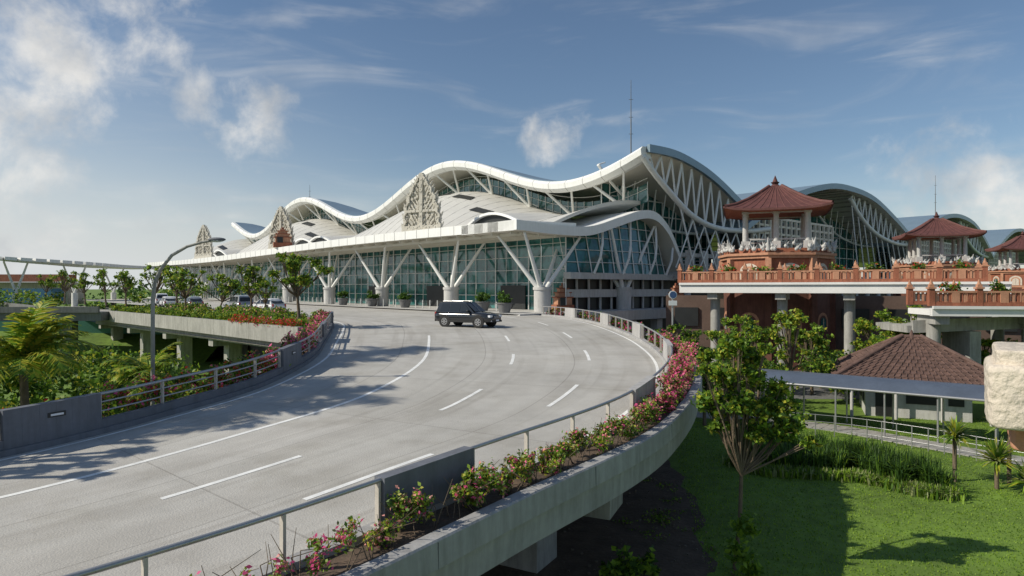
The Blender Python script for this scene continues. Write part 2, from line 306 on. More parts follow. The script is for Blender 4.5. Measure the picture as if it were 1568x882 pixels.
for P,Nn,e,side in((RP,NR,iend,'r'),(LP,NL,iendL,'l')):
    mb=MB(); sweep(mb,P,Nn,[(-.22,0),(-.2,.14),(.08,.14),(.08,-.12)],0,e)
    sweep(mb,P,Nn,[(.84,-.12),(.84,.1),(1.10,.1),(1.13,.07),(1.14,-.36),(1.02,-.42),(1.0,-.95),(.2,-1.5)],0,e); mb.build('kerb_and_edge_beam_'+side,M['beam'] if side=='r' else M['conc'],ramp)
    mb=MB()
    ar=[0]
    for i in range(NS): ar.append(ar[-1]+(P[i+1]-P[i]).length)
    nx=2.0
    for i in range(e):
        if ar[i]>=nx:
            nx+=4.8; c=P[i]+Nn[i]*1.137; mb.box((c.x,c.y,c.z-.15),(.01,.014,.42),math.atan2(Nn[i].y,Nn[i].x))
    mb.build('beam_joints_'+side,M['conc_d'],ramp)
    mb=MB(); sweep(mb,P,Nn,[(.08,.02),(.84,.02)],0,e); mb.build('planter_soil_'+side,M['soil'],ramp)
    mb=MB(); mr_=MB(); base=nearest(-1.33,11.75,1.0) if side=='r' else nearest(-11.4,16.2,0.0)
    def at(s):
        i=int(np.searchsorted(ar,s))-1; i=max(0,min(NS-1,i)); f=(s-ar[i])/(ar[i+1]-ar[i]+1e-9); return P[i].lerp(P[i+1],f),Nn[i]
    s0=ar[base]; period=9.6 if side=='r' else 10.6; hgt=.78 if side=='r' else .92; bl=1.15
    kmax=int((ar[e]-s0)/period)
    for k in range(-3,kmax+1):
        sc0=s0+k*period
        if sc0-bl<0: continue
        mb.mi=1 if (side=='r' and k>=1) else 0
        n=6
        for q in range(n):
            a,na=at(sc0-bl+2*bl*q/n); b,nb=at(sc0-bl+2*bl*(q+1)/n)
            mb.obox(a+na*-.02+Vector((0,0,.14+hgt/2)),b+nb*-.02+Vector((0,0,.14+hgt/2)),.24,hgt)
        sa=sc0+bl; sb=min(sc0+period-bl,ar[e])
        if sb-sa<.5: continue
        n=14; pts=[at(sa+(sb-sa)*q/n)[0]+Vector((0,0,.14+hgt-.04)) for q in range(n+1)]
        mr_.mi=0; mr_.tube(pts,.042,8)
        if side=='l':
            mr_.tube([p-Vector((0,0,.22)) for p in pts],.022,6); mr_.tube([p-Vector((0,0,.46)) for p in pts],.022,6)
        npst=5; mr_.mi=1
        for q in range(npst):
            s=sa+(sb-sa)*q/(npst-1); s=min(max(s,sa+.06),sb-.06); c,nc=at(s); ang=math.atan2(nc.y,nc.x)
            mr_.box((c.x,c.y,c.z+.14+(hgt-.06)/2),(.09,.05,hgt-.06),ang); mr_.box((c.x,c.y,c.z+.15),(.2,.14,.02),ang)
    mb.build('parapet_blocks_'+side,[M['parapet'],M['parapet_lit']],ramp); mr_.build('railing_'+side,[M['rail'],M['railpost']],ramp)
    if side=='l':
        mb=MB(); 
        for k in range(-1,kmax+1):
            c,nc=at(s0+k*period); cc_=c-nc*.145+Vector((0,0,.75)); ang=math.atan2(nc.y,nc.x)
            mb.mi=0; mb.box(cc_,(.03,.42,.12),ang); mb.mi=1; mb.box(cc_-nc*.018,(.02,.30,.05),ang)
        mb.build('parapet_lights',[M['dark'],M['lampw']],ramp)
        mb=MB(); sweep(mb,P,Nn,[(-.13,.14),(-.13,.36),(.07,.36),(.07,.14)],0,e); sweep(mb,P,Nn,[(-.225,.0),(-.205,.145),(-.13,.145)],0,e); mb.build('parapet_dado',M['parapet'],ramp)
mb=MB(); 
vs=[]
for i in range(NS+1): vs+= [LP[i]+NL[i]*.2-Vector((0,0,1.5)),LP[i].lerp(RP[i],.3)-Vector((0,0,1.9)),LP[i].lerp(RP[i],.7)-Vector((0,0,1.9)),RP[i]+NR[i]*.2-Vector((0,0,1.5))]
mb.add(vs,[(i*4+j,(i+1)*4+j,(i+1)*4+j+1,i*4+j+1) for i in range(0,NS) for j in range(3)])
for i in range(0,NS,40):
    for f in(.22,.78):
        c=RD(i,f); mb.box((c.x,c.y,(c.z-1.7)/2),(1.3,1.3,c.z-1.7),math.atan2(NR[i].y,NR[i].x))
    a=RD(i,.02)-Vector((0,0,2.0)); b=RD(i,.98)-Vector((0,0,2.0)); mb.obox(a,b,1.5,.8)
mb.build('soffit_and_piers',M['conc'],ramp)
# ------------------------------------------------------------------ departure planter deck
deck=empty('departure_deck')
Z0=C-2.65
out=[(-12.9,39.8),(-20,46.8),(-41.7,68),(-47,73)]; inn=[(-13.1,46),(-15.2,52),(-29,69.5),(-38,79)]
mb=MB()
for i in range(3):
    a,b,c,d=out[i],out[i+1],inn[i+1],inn[i]
    mb.mi=0; mb.quad((a[0],a[1],Z0+.1),(b[0],b[1],Z0+.1),(c[0],c[1],Z0+.1),(d[0],d[1],Z0+.1))
    mb.mi=1
    mb.obox((a[0],a[1],Z0-.28),(b[0],b[1],Z0-.28),.35,1.1); mb.obox((a[0]+.7,a[1]+.7,Z0-1.1),(b[0]+.7,b[1]+.7,Z0-1.1),1.2,.5)
    mb.obox((d[0],d[1],Z0+.05),(c[0],c[1],Z0+.05),.3,.4)
mb.quad((-13,40,Z0-1.2),(-100,126,Z0-1.2),(-80,160,Z0-1.2),(-2,60,Z0-1.2))
for k in range(8):
    t=4+k*10.5; x=-13-.715*t; y=40.5+.7*t
    mb.box((x+1.2,y+1.2,(Z0-1.2)/2),(1.0,1.0,Z0-1.2),.78); mb.obox((x,y,Z0-1.5),(x+9,y+9,Z0-1.5),.9,.7)
    mb.box((x+8,y+8,(Z0-1.2)/2),(1.0,1.0,Z0-1.2),.78)
mb.mi=2; mb.obox((-8,52,2.2),(-75,120,2.2),.3,4.4)
mb.obox((-47,73,Z0-.5),(-100,127,Z0-.5),.3,1.0)
mb.build('planter_slab',[M['soil'],M['conc'],M['conc_d']],deck)
A=Vector((-.66,.75,0)); Pp=Vector((.75,.66,0)); O=Vector((15,75,0))
def T(t,s,z): 
    v=O+A*t+Pp*s; return Vector((v.x,v.y,C+z))
mb=MB()
mb.add([T(0,-19,-2.52),T(0,14,-2.52),T(160,14,-2.52),T(160,-16.3,-2.52)],[(0,1,2,3)]); mb.obox(T(0,-16.3,-2.66),T(160,-16.3,-2.66),.3,.28)
mb.quad(T(0,-19,-2.52),T(0,14,-2.52),T(0,14,-3.6),T(0,-19,-3.6))
mb.quad(T(0,-19,-2.52),T(0,-19,-3.6),T(10,-16.3,-3.6),T(10,-16.3,-2.52))
for s in range(-16,14,5): mb.box(T(1.0,s,-5.9),(1,1,4.4),.72)
mb.build('forecourt_pavement',M['conc_w'],deck)
# ------------------------------------------------------------------ terminal
term=empty('airport_terminal')
def H(t): return 17+3.15*math.cos(2*math.pi*(t-39.4)/55.2)
mod=[[(0,16.4),(6,16.4),(11.5,15.4),(16,13.95),(22,11.3),(24,10.3)],
 [(22,8.8),(28,11.6),(35,14.1),(47.5,16.9),(56,17.4),(66.6,16.6),(77,13.8),(87,10.3)],
 [(87,9.6),(95,12.4),(105,15.6),(115,17.1),(125,17),(133.6,15.6),(142,12.2),(149,8.6)],
 [(149,9.2),(160,13.5),(172,16.8),(183,17.6),(197,16.4),(213,9)]]
def slab(mb,fn,nu,nv,th,mt,mbm,me):
    up=lambda u,v:fn(u,v); dn=lambda u,v:fn(u,v)-Vector((0,0,th))
    mb.mi=mt; mb.grid(up,nu,nv); mb.mi=mbm; mb.grid(dn,nu,nv); mb.mi=me
    for f0 in (lambda k:(k,0.),lambda k:(k,1.)): 
        for i in range(nu): mb.quad(up(*f0(i/nu)),up(*f0((i+1)/nu)),dn(*f0((i+1)/nu)),dn(*f0(i/nu)))
    for f0 in (lambda k:(0.,k),lambda k:(1.,k)):
        for i in range(nv): mb.quad(up(*f0(i/nv)),up(*f0((i+1)/nv)),dn(*f0((i+1)/nv)),dn(*f0(i/nv)))
mb=MB()
def roof1(u,v):
    t=u*139; s=.7+v*23.3; z=smi(mod[0],s)+(H(t)-16.3)*max(0,1-s/34); return T(t,s,z)
slab(mb,roof1,120,10,.7,0,1,0)
def rib(u,v):
    t=u*139; pr=[(.9,.05),(.0,.0),(-.35,-.35),(-.25,-1.0),(.5,-1.45),(1.6,-1.2)]
    o=pr[int(round(v*5))]; return T(t,o[0],H(t)+o[1])
mb.mi=2; mb.grid(rib,160,5,False)
mb.mi=3
for i in range(1,46):
    t=i*139/46
    for q in range(1,4):
        a=rib(t/139,q/5); b=rib(t/139,(q+1)/5); mb.beam(a,b,.03,n=4,caps=False)
mb.mi=2; mb.quad(*[rib(0,k/5) for k in range(6)]); mb.quad(*[rib(1,k/5) for k in range(6)])
for k in(1,2,3):
    s0=mod[k][0][0];s1=mod[k][-1][0]
    f=lambda u,v:T(-1+u*60,s0+v*(s1-s0),smi(mod[k],s0+v*(s1-s0)))
    slab(mb,f,6,30,.9,0,1,0)
    mb.mi=3
    for i in range(24):
        v=i/24; a=f(0.01,v)-Vector((0,0,1.0)); b=f(.9,v)-Vector((0,0,1.0)); mb.obox(a,b,.15,.2)
for i in range(24):
    a=roof1(0,i/24);b=roof1(0,(i+1)/24); mb.mi=0; mb.obox(a+Vector((.2,-.25,-.3)),b+Vector((.2,-.25,-.3)),.4,.9)
mb.build('wave_roof',[M['rooftop'],M['soffit'],M['white'],M['conc']],term)
mb=MB()
ch=[[(.3,15.2),(2,13.8),(4.5,12.2),(10,9.2),(16,7.9),(24.6,8.0),(30,8.6)],
    [(59,15.6),(63,13),(69.7,10.4),(78,9.0),(85,8.7),(92,9.2)],[(123,15.8),(127,13),(133,10.4),(140,8.8),(147,8.2),(153,8.6)],[(186,16),(190,13.4),(197,10.4),(205,8.6),(213,8)]]
for k in range(4):
    for tt in(.2,7):
        c=ch[k]; s0,s1=c[0][0],c[-1][0]; n=22; pts=[T(tt,s0+(s1-s0)*i/n,smi(c,s0+(s1-s0)*i/n)) for i in range(n+1)]
        mb.tube(pts,.36 if tt<1 else .2,8)
        lim=min(s1,mod[k][-1][0]); nn=11; prev=None
        for i in range(nn+1):
            s=s0+(lim-s0)*i/nn; lo=T(tt,s,smi(c,s)); s2=min(s+1.3,lim); hi=T(tt,s2,smi(mod[k],s2)-.8)
            mb.beam(lo,hi,.15 if tt<1 else .1,n=6)
            if prev is not None and tt<1: mb.beam(prev,lo,.12,n=6)
            prev=hi
for i in range(9):
    s=8+i*2.6; mb.beam(T(.4,s,smi(ch[0],s)),T(.6,s+3.4,2.5),.12,n=6); mb.beam(T(.4,s+3,smi(ch[0],s+3)),T(.6,s-.6,2.5),.09,n=6)
for i in range(12):
    s=60+i*2.8; mb.beam(T(.4,s,smi(ch[1],s)-.1),T(.6,s+3.4,3),.11,n=6)
mb.build('end_trusses',M['steel'],term)
def zs(t): return 12.7+3.0*math.cos(2*math.pi*(t-39.4)/55.2)
def shell(u,v):
    t=4+u*135; s=-12+v*16.8; zt=zs(t); z=6.5+(zt-6.5)*math.sin(math.pi/2*v)**.95; return T(t,s,z)
mb=MB(); slab(mb,shell,150,14,.4,0,1,0)
mb.mi=2
for h in range(3):
    for dt,vv in((-17,.45),(-9,.62),(-2,.70),(6,.70),(14,.6),(21,.5)):
        t=39.4+h*55.2+dt
        if t>136 or t<6: continue
        p=[]
        for a,b in((0,0),(4.6,0.0),(4.3,.075),(.3,.075)): p.append(shell((t-4+a)/135,vv+b)+Vector((0,0,.14)))
        mb.quad(*p)
mb.mi=3
for i in range(2,60):
    u=i/60
    for j in range(8): mb.beam(shell(u,j/8)+Vector((0,0,.01)),shell(u,(j+1)/8)+Vector((0,0,.01)),.03,n=4,caps=False)
for h in range(3):
    for dt in(-24,24):
        t0=39.4+h*55.2+dt
        if t0>132 or t0<6: continue
        pts=[]; 
        for q in range(13):
            x=-7+14*q/12; pts.append(T(t0+x,-9.5-.5*math.cos(x/7*1.57),6.8+2.3*math.cos(x/7*1.57)))
        back=[T(t0-7+14*q/12,-2,max(7.3,8+1.8*math.cos((-7+14*q/12)/7*1.57))) for q in range(13)]
        for q in range(12):
            mb.mi=0; mb.quad(pts[q],pts[q+1],back[q+1],back[q]); mb.mi=2; b0=pts[q]+Vector((.2,.2,-.1)); b1=pts[q+1]+Vector((.2,.2,-.1))
            mb.quad(b0,b1,Vector((b1.x,b1.y,C+6.6)),Vector((b0.x,b0.y,C+6.6)))
            mb.mi=1; mb.obox(pts[q],pts[q+1],.5,.3)
mb.build('shell_roof',[M['shell'],M['white'],M['dark'],M['conc']],term)
mb=MB(); nn=92
for i in range(nn):
    t=3+i*1.5; t2=t+1.5
    mb.mi=0; mb.quad(T(t,5,zs(t)-.4),T(t2,5,zs(t2)-.4),T(t2,5,H(t2)-2.3),T(t,5,H(t)-2.3))
    mb.mi=1; mb.beam(T(t,4.9,zs(t)-.3),T(t,4.9,H(t)-2.2),.06,n=4)
    for q in(.3,.62): mb.beam(T(t,4.9,zs(t)+q*4),T(t2,4.9,zs(t2)+q*4),.05,n=4,caps=False)
mb.build('clerestory_glazing',[M['glass2'],M['steel']],term)
mb=MB()
for i in range(16):
    t=6+i*8.6; mb.beam(T(t,4.0,zs(t)-.2),T(t+2.2,.8,H(t+2.2)-1.3),.24,.16); mb.beam(T(t,4.0,zs(t)-.2),T(t-2.6,.8,H(t-2.6)-1.3),.2,.14)
mb.build('roof_props',M['steel'],term)
def cw(t): return .25*math.sin(t/22)
mb=MB()
slab(mb,lambda u,v:T(2+u*150,-18+v*9,6.7+cw(2+u*150)+v*.3),60,3,1.0,0,1,0)
mb.mi=2
for i in range(50): 
    t=3+i*3; mb.obox(T(t,-17.6,5.55+cw(t)),T(t,-8,5.75+cw(t)),.16,.35)
for s in(-16.5,-14,-11.5): mb.obox(T(2.5,s,5.5),T(60,s,5.5+cw(60)),.14,.3)
mb.mi=3
for i in range(1,60): t=2+i*2.5; mb.box(T(t,-18.012,6.2+cw(t)),(.03,.03,.98),.85)
mb.build('front_canopy',[M['white'],M['soffit'],M['soffit'],M['conc']],term)
sw=[(-18,6.72),(-12,6.55),(-7,6.75),(-2,8.1),(2.2,9.2),(5,9.1),(7.5,7.5),(9.4,5.0),(11.2,1.9)]
mb=MB()
def swf(u,v): 
    s=-18+29.2*v; return T(1.6+u*9,s,smi(sw,s)+.04)
slab(mb,swf,4,46,1.0,0,1,0)
mb.build('swooping_canopy_end',[M['white'],M['soffit']],term)
mb=MB(); n=22
for i in range(n):
    s=-9+i*19.2/n; s2=s+19.2/n; b=1.6
    bul=lambda q:2.4+1.2*((q-1)/10)**2
    mb.mi=0; mb.quad(T(bul(s),s,b),T(bul(s2),s2,b),T(bul(s2)+1,s2,max(b,smi(sw,s2)-.9)),T(bul(s)+1,s,max(b,smi(sw,s)-.9)))
    mb.mi=1
    if i%2==0: mb.beam(T(bul(s)-.1,s,b),T(bul(s)+.9,s,max(b+.1,smi(sw,s)-.9)),.07,n=5)
    for z in(2.9,4.3,5.7,7.1):
        if z<smi(sw,s2)-1: f=(z-b)/max(.1,smi(sw,s)-.9-b); mb.beam(T(bul(s)+f-.12,s,z),T(bul(s2)+f-.12,s2,z),.05,n=4,caps=False)
for s in(-5,0,5,8.4):
    mb.mi=1; mb.tube([T(1.9,s-1.2,1.6),T(1.5,s-.6,3.4),T(1.9,s+.2,5.0),T(2.6,s+1.0,max(3,smi(sw,s+1)-1.0))],.15,6)
mb.mi=2; mb.obox(T(2.4,-10,1.35),T(3.2,11.5,1.35),1.0,.7)
for i in range(10):
    s=-9+i*2
    mb.mi=3; mb.quad(T(4,s,-2.5),T(4,s+2,-2.5),T(4,s+2,1.2),T(4,s,1.2)); mb.mi=2; mb.beam(T(3.8,s,-2.5),T(3.8,s,1.1),.16,n=6)
mb.obox(T(3.4,-9,-.6),T(3.4,11.5,-.6),.2,.9)
mb.build('end_glazing',[M['glass'],M['steel'],M['conc_w'],M['dark']],term)
mb=MB()
for i in range(37):
    t=3.4+4*i; mb.mi=0
    for z0,z1 in((-2.5,-.9),(-.9,.6),(.6,2.1),(2.1,3.6),(3.6,5.9)):
        k=random.uniform(-.04,.04); mb.quad(T(t,-9+k,z0),T(t+4,-9-k,z0),T(t+4,-9-k,z1),T(t,-9+k,z1))
mb.mi=1
for i in range(75): mb.beam(T(3.4+2*i,-9.15,-2.5),T(3.4+2*i,-9.15,5.9),.045 if i%3 else .09,n=4)
for z in(-.9,.6,2.1,3.6,5.0): mb.beam(T(3.4,-9.15,z),T(152,-9.15,z),.04,n=4)
mb.mi=2
for t in(12,28,44.5,61,77): mb.obox(T(t-2.2,-9.3,-1.1),T(t+2.2,-9.3,-1.1),.1,2.8)
mb.mi=1
for t in np.arange(8,120,1.6): mb.beam(T(t,-15.2,-2.5),T(t,-15.2,-1.5),.05,n=6)
mb.build('front_glazing',[M['glass'],M['steel'],M['dark']],term)
mb=MB(); ml=[(3,-13.1),(3.0,.3)]+[(18+16.4*k,-14) for k in range(8)]
for (t,s) in ml:
    zb=-2.5 if not(s>0) else -8
    mb.mi=1; mb.beam(T(t,s,zb),T(t,s,-.2),.9,.9,16); mb.beam(T(t,s,-.2),T(t,s,.1),1.0,1.0,16)
    mb.mi=0; top=5.6 if s<0 else 7.6
    for dt,ds in((-4.2,-2),(4.2,-2),(-2.8,3),(3.2,3)):
        if t<5: dt=dt*.5+1; ds=ds*1.8
        mb.beam(T(t+dt*.1,s+ds*.1,0),T(t+dt,s+ds,min(top,smi(sw,s+ds)-.9) if t<5 else top),.26,.14,10)
mb.build('branching_columns',[M['steel'],M['conc_w']],term)
mb=MB()
for k in range(4):
    sa=[3,31,95,158][k]; sb=[29,86,148,212][k]; n=16
    for i in range(n):
        s=sa+(sb-sa)*i/n; s2=sa+(sb-sa)*(i+1)/n; mb.mi=0
        mb.quad(T(9,s,-3),T(9,s2,-3),T(9,s2,min(smi(mod[k],s2)-1,13.5)),T(9,s,min(smi(mod[k],s)-1,13.5)))
        mb.mi=1; mb.beam(T(8.8,s,-3),T(8.8,s,min(smi(mod[k],s)-1,13.5)),.1,n=4)
    for z in(2,4,6,8,10,12): 
        a=sa+2; b=sb-2
        while smi(mod[k],a)<z+1.2 and a<sb: a+=.5
        while smi(mod[k],b)<z+1.2 and b>sa: b-=.5
        if b>a: mb.beam(T(8.8,a,z),T(8.8,b,z),.1,n=4)
for sa,sb in((24,52),(88,122),(150,180)):
    mb.mi=4
    for z in np.arange(3.4,10.3,1.15): mb.obox(T(0.6,sa,z),T(0.6,sb,z),.5,.32)
    n=int((sb-sa)/1.6)
    for i in range(n+1): mb.obox(T(.4,sa+(sb-sa)*i/n-.14,6.6),T(.4,sa+(sb-sa)*i/n+.14,6.6),.4,7.2)
    mb.mi=3; mb.quad(T(3.5,sa,2),T(3.5,sb,2),T(3.5,sb,10.4),T(3.5,sa,10.4))
mb.mi=2
mb.obox(T(3,10,1.6),T(3,215,1.6),3,.9); mb.obox(T(2,10,4.2),T(2,26,4.2),2,.5)
mb.obox(T(3,10,-2.6),T(3,215,-2.6),3,.9)
for i in range(38): mb.beam(T(2,12+i*5.4,-8),T(2,12+i*5.4,3.4),.42,n=10)
for i in range(5): mb.obox(T(1,11+i*3.2-.6,3.2),T(1,11+i*3.2+.6,3.2),.6,3.2)
mb.mi=3; mb.quad(T(6,-8,-8),T(6,215,-8),T(6,215,2),T(6,-8,2))
mb.mi=1
for i in range(60): mb.beam(T(1.3,10+i*1.2,2.1),T(1.3,10+i*1.2,3.0),.05,n=4)
mb.beam(T(1.3,10,3.0),T(1.3,82,3.0),.06,n=5)
mb.build('end_body',[M['glass'],M['steel'],M['conc_w'],M['dark'],mat('cream_lattice',(.72,.67,.56),.7,.1,1)],term)
for nm,p,h in(('antenna_mast',T(8,8,14.5),13),('antenna_mast',Vector((94,145,C+14)),11),('antenna_mast',Vector((-48,155,C+17)),7.5)):
    mb=MB(); mb.beam(p,p+Vector((0,0,h*.6)),.09,.07,6); mb.beam(p+Vector((0,0,h*.6)),p+Vector((0,0,h)),.06,.03,6)
    for q in(.45,.62,.8): mb.beam(p+Vector((-.3,0,h*q)),p+Vector((.3,0,h*q)),.03,n=5)
    mb.build(nm,M['conc_d'])
# carved gable ornaments
for k in range(3):
    mb=MB(); t0=21.3+43.8*k; s0=-16; cs=.15; hh=6.9; ca=Vector((-.88,.47,0)).normalized(); fr=Vector((-.47,-.88,0)).normalized(); c0=T(t0,s0,0); ang=math.atan2(ca.y,ca.x)
    def G_(x,d,z): v=c0+ca*x+fr*d; return Vector((v.x,v.y,C+z))
    mb.obox(G_(-2.9,0,6.9),G_(2.9,0,6.9),.7,.8)
    def wof(z): return max(.22,2.75*(1-(z/hh)**2.3)*(1+.06*math.sin(z*5.2))) if z<5.7 else max(.2,1.0-(z-5.7)*.75)
    for j in range(int(hh/cs)):
        z=j*cs; wv=wof(z); nx=int(wv/cs)+1
        for i in range(-nx,nx+1):
            x=abs(i)*cs
            if x>wv: continue
            pat=math.sin(x*6.5+math.sin(z*3.2)*1.9)*math.cos(z*5.4+math.sin(x*2.7)*1.5)+.45*math.sin(x*13-z*8)
            edge=(wv-x<.36) or (x<.18) or abs(z-2.2)<.12 or z<.35
            if pat>.05 or edge:
                dpt=.3+.12*(pat>.6)+.14*edge
                mb.box(G_(i*cs,.1*edge,7.3+z),(cs*1.03,dpt,cs*1.03),ang)
            elif pat>-.8: mb.box(G_(i*cs,-.06,7.3+z),(cs,.12,cs),ang)
    for q in range(15):
        z=.3+q*.42; wv=wof(z)
        for sg in(-1,1): mb.beam(G_(sg*wv,0,7.3+z),G_(sg*(wv+.3),0,7.3+z+.5),.18,.03,6)
    mb.build('carved_gable_ornament',M['stone'])
def gate(x,y,z,h,w_):
    mb=MB(); 
    for k,(ww,a,b) in enumerate([(1,0,.25),(.8,.25,.5),(.95,.5,.55),(.7,.55,.68),(.8,.68,.72),(.5,.72,.84),(.6,.84,.87),(.3,.87,.95),(.14,.95,1.05)]):
        mb.mi=0 if k%2==0 else 1; mb.box((x,y,z+(a+b)/2*h),(w_*ww,w_*ww*.6,(b-a)*h),.4)
    mb.mi=2; mb.box((x-.05,y-w_*.36,z+.37*h),(w_*.3,.1,h*.3),.4)
    mb.build('balinese_shrine_gate',[M['brick'],M['brick2'],M['dark']],bevel=.03)
gate(5.6,72,C-2.6,3.0,2.2); gate(18.6,74,C-2.6,3.0,2.0); gate(-38.8,110.5,C+6.9,3.2,3.0)
# ------------------------------------------------------------------ pavilions
def pavilion(name,cx,cy,sc_):
    e=empty(name); R=5.3*sc_; mb=MB()
    def ring(r,n,z,off=0): return [Vector((cx+r*math.cos(off+2*math.pi*i/n),cy+r*math.sin(off+2*math.pi*i/n),z)) for i in range(n)]
    n=8; off=math.pi/8-.1
    def drum(r1,r2,z1,z2):
        a=ring(r1,n,z1,off);b=ring(r2,n,z2,off); mb.add(a+b,[(i,(i+1)%n,n+(i+1)%n,n+i) for i in range(n)]+[tuple(range(n,2*n))])
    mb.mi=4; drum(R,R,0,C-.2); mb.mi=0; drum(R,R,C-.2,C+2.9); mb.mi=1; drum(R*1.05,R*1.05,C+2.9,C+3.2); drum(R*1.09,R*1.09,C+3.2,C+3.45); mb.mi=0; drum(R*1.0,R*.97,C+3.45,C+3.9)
    mb.mi=1; drum(R*1.04,R*1.04,C+.1,C+.5)
    for i in range(n):
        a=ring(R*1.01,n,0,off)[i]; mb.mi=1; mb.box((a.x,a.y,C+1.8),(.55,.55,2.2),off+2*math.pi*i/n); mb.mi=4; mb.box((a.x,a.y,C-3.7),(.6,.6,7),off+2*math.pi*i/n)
    for i in range(n):
        th=off+2*math.pi*(i+.5)/n; rr=R*math.cos(math.pi/n); d=Vector((math.cos(th),math.sin(th),0)); sd=Vector((-d.y,d.x,0)); c=Vector((cx,cy,0))+d*rr
        for zb,s_ in((C+.55,1.0),(C-4.3,1.0)):
            def arch(wd_,ht,o,mi):
                pts=[c+d*o+sd*(-wd_)+Vector((0,0,zb)),c+d*o+sd*wd_+Vector((0,0,zb))]
                for q in range(9):
                    t=math.pi*q/8; pts.append(c+d*o+sd*wd_*math.cos(t)+Vector((0,0,zb+ht+wd_*.8*math.sin(t))))
                mb.mi=mi; mb.quad(*pts)
            arch(1.05*s_,1.05*s_,.06,3 if zb>C else 1); arch(.75*s_,1.0*s_,.09,1 if zb>C else 4); arch(.55*s_,.95*s_,.12,2 if (i%2 or zb<C) else 3)
            mb.mi=3; mb.beam(c+d*.14+Vector((0,0,zb)),c+d*.14+Vector((0,0,zb+1.3)),.04,n=4)
    mb.build('brick_drum',[M['brick'],M['brick2'],M['glass'],M['stone_c'],M['brick_shade']],e)
    mb=MB()
    for i in range(16):
        th=off+2*math.pi*i/16; big=(i%2==0); r=R*1.04*(1 if big else .95)
        x,y=cx+r*math.cos(th),cy+r*math.sin(th)
        for q in range(16 if big else 8):
            rx=random.uniform(-.6,.6)*(1 if big else 1.3); z0=C+3.7+random.uniform(0,.8)*(1-abs(rx)); px,py=x+rx*-math.sin(th),y+rx*math.cos(th)
            mb.ball((px,py,z0),random.uniform(.12,.24),6); mb.beam((px,py,z0),(px+random.uniform(-.3,.3),py+random.uniform(-.3,.3),z0+.45),.13,.02,5)
        if big: mb.beam((x,y,C+3.9),(x+.25*math.cos(th),y+.25*math.sin(th),C+4.9),.2,.04,6)
    mb.build('carved_stone_crest',M['conc_w'],e)
    mb=MB(); sq=2.9*sc_; rot=-.35
    def rp(x,y,z): return Vector((cx+x*math.cos(rot)-y*math.sin(rot),cy+x*math.sin(rot)+y*math.cos(rot),z))
    for ix in(-1,0,1):
        for iy in(-1,0,1):
            if ix==0 and iy==0: continue
            p=rp(ix*sq,iy*sq,0); mb.beam((p.x,p.y,C+3.9),(p.x,p.y,C+7.9),.3,.25,10); mb.box((p.x,p.y,C+4.3),(.8,.8,.8),rot); mb.box((p.x,p.y,C+7.6),(.7,.7,.3),rot)
    for a,b in(((-1,-1),(1,-1)),((1,-1),(1,1)),((1,1),(-1,1)),((-1,1),(-1,-1))):
        mb.obox(rp(a[0]*sq,a[1]*sq,C+7.75),rp(b[0]*sq,b[1]*sq,C+7.75),.35,.45); mb.obox(rp(a[0]*sq,a[1]*sq,C+4.9),rp(b[0]*sq,b[1]*sq,C+4.9),.12,.15)
    mb.build('pillars',M['conc_w'],e)
    mb=MB(); he=4.9*sc_; prof=[(he,7.75),(he*.8,8.2),(he*.55,8.95),(he*.3,9.85),(he*.12,10.55)]
    def sqr(h,z,m=12):
        out=[]
        cs_=[(-1,-1),(1,-1),(1,1),(-1,1)]
        for i in range(4):
            a=cs_[i];b=cs_[(i+1)%4]
            for q in range(m): f=q/m; lift=.35*(abs(f-.5)*2)**4*(h/he)**3; out.append(rp((a[0]+(b[0]-a[0])*f)*h,(a[1]+(b[1]-a[1])*f)*h,C+z+lift))
        return out
    rings=[sqr(h,z) for h,z in prof]
    for k in range(4):
        a,b=rings[k],rings[k+1]; mb.mi=0
        for i in range(48): mb.quad(a[i],a[(i+1)%48],b[(i+1)%48],b[i])
        mb.mi=2
        for i in range(48): mb.beam(a[i],b[i],.05 if i%12 else .2,n=5,caps=False)
    mb.mi=1; mb.quad(*[p-Vector((0,0,.12)) for p in rings[0]])
    mb.mi=2
    for i in range(48): mb.obox(rings[0][i]-Vector((0,0,.05)),rings[0][(i+1)%48]-Vector((0,0,.05)),.16,.2)
    mb.mi=0; mb.beam((cx,cy,C+10.4),(cx,cy,C+10.75),.6,.35); mb.beam((cx,cy,C+10.75),(cx,cy,C+11.0),.25,.45); mb.beam((cx,cy,C+11),(cx,cy,C+11.7),.3,.03)
    mb.build('tiled_roof',[M['tile'],M['brick'],M['tilerib']],e)
pavilion('balinese_brick_pavilion',27.4,68,1.0); pavilion('balinese_brick_pavilion',65,100,1.02); pavilion('balinese_brick_pavilion',104,133,1.02)
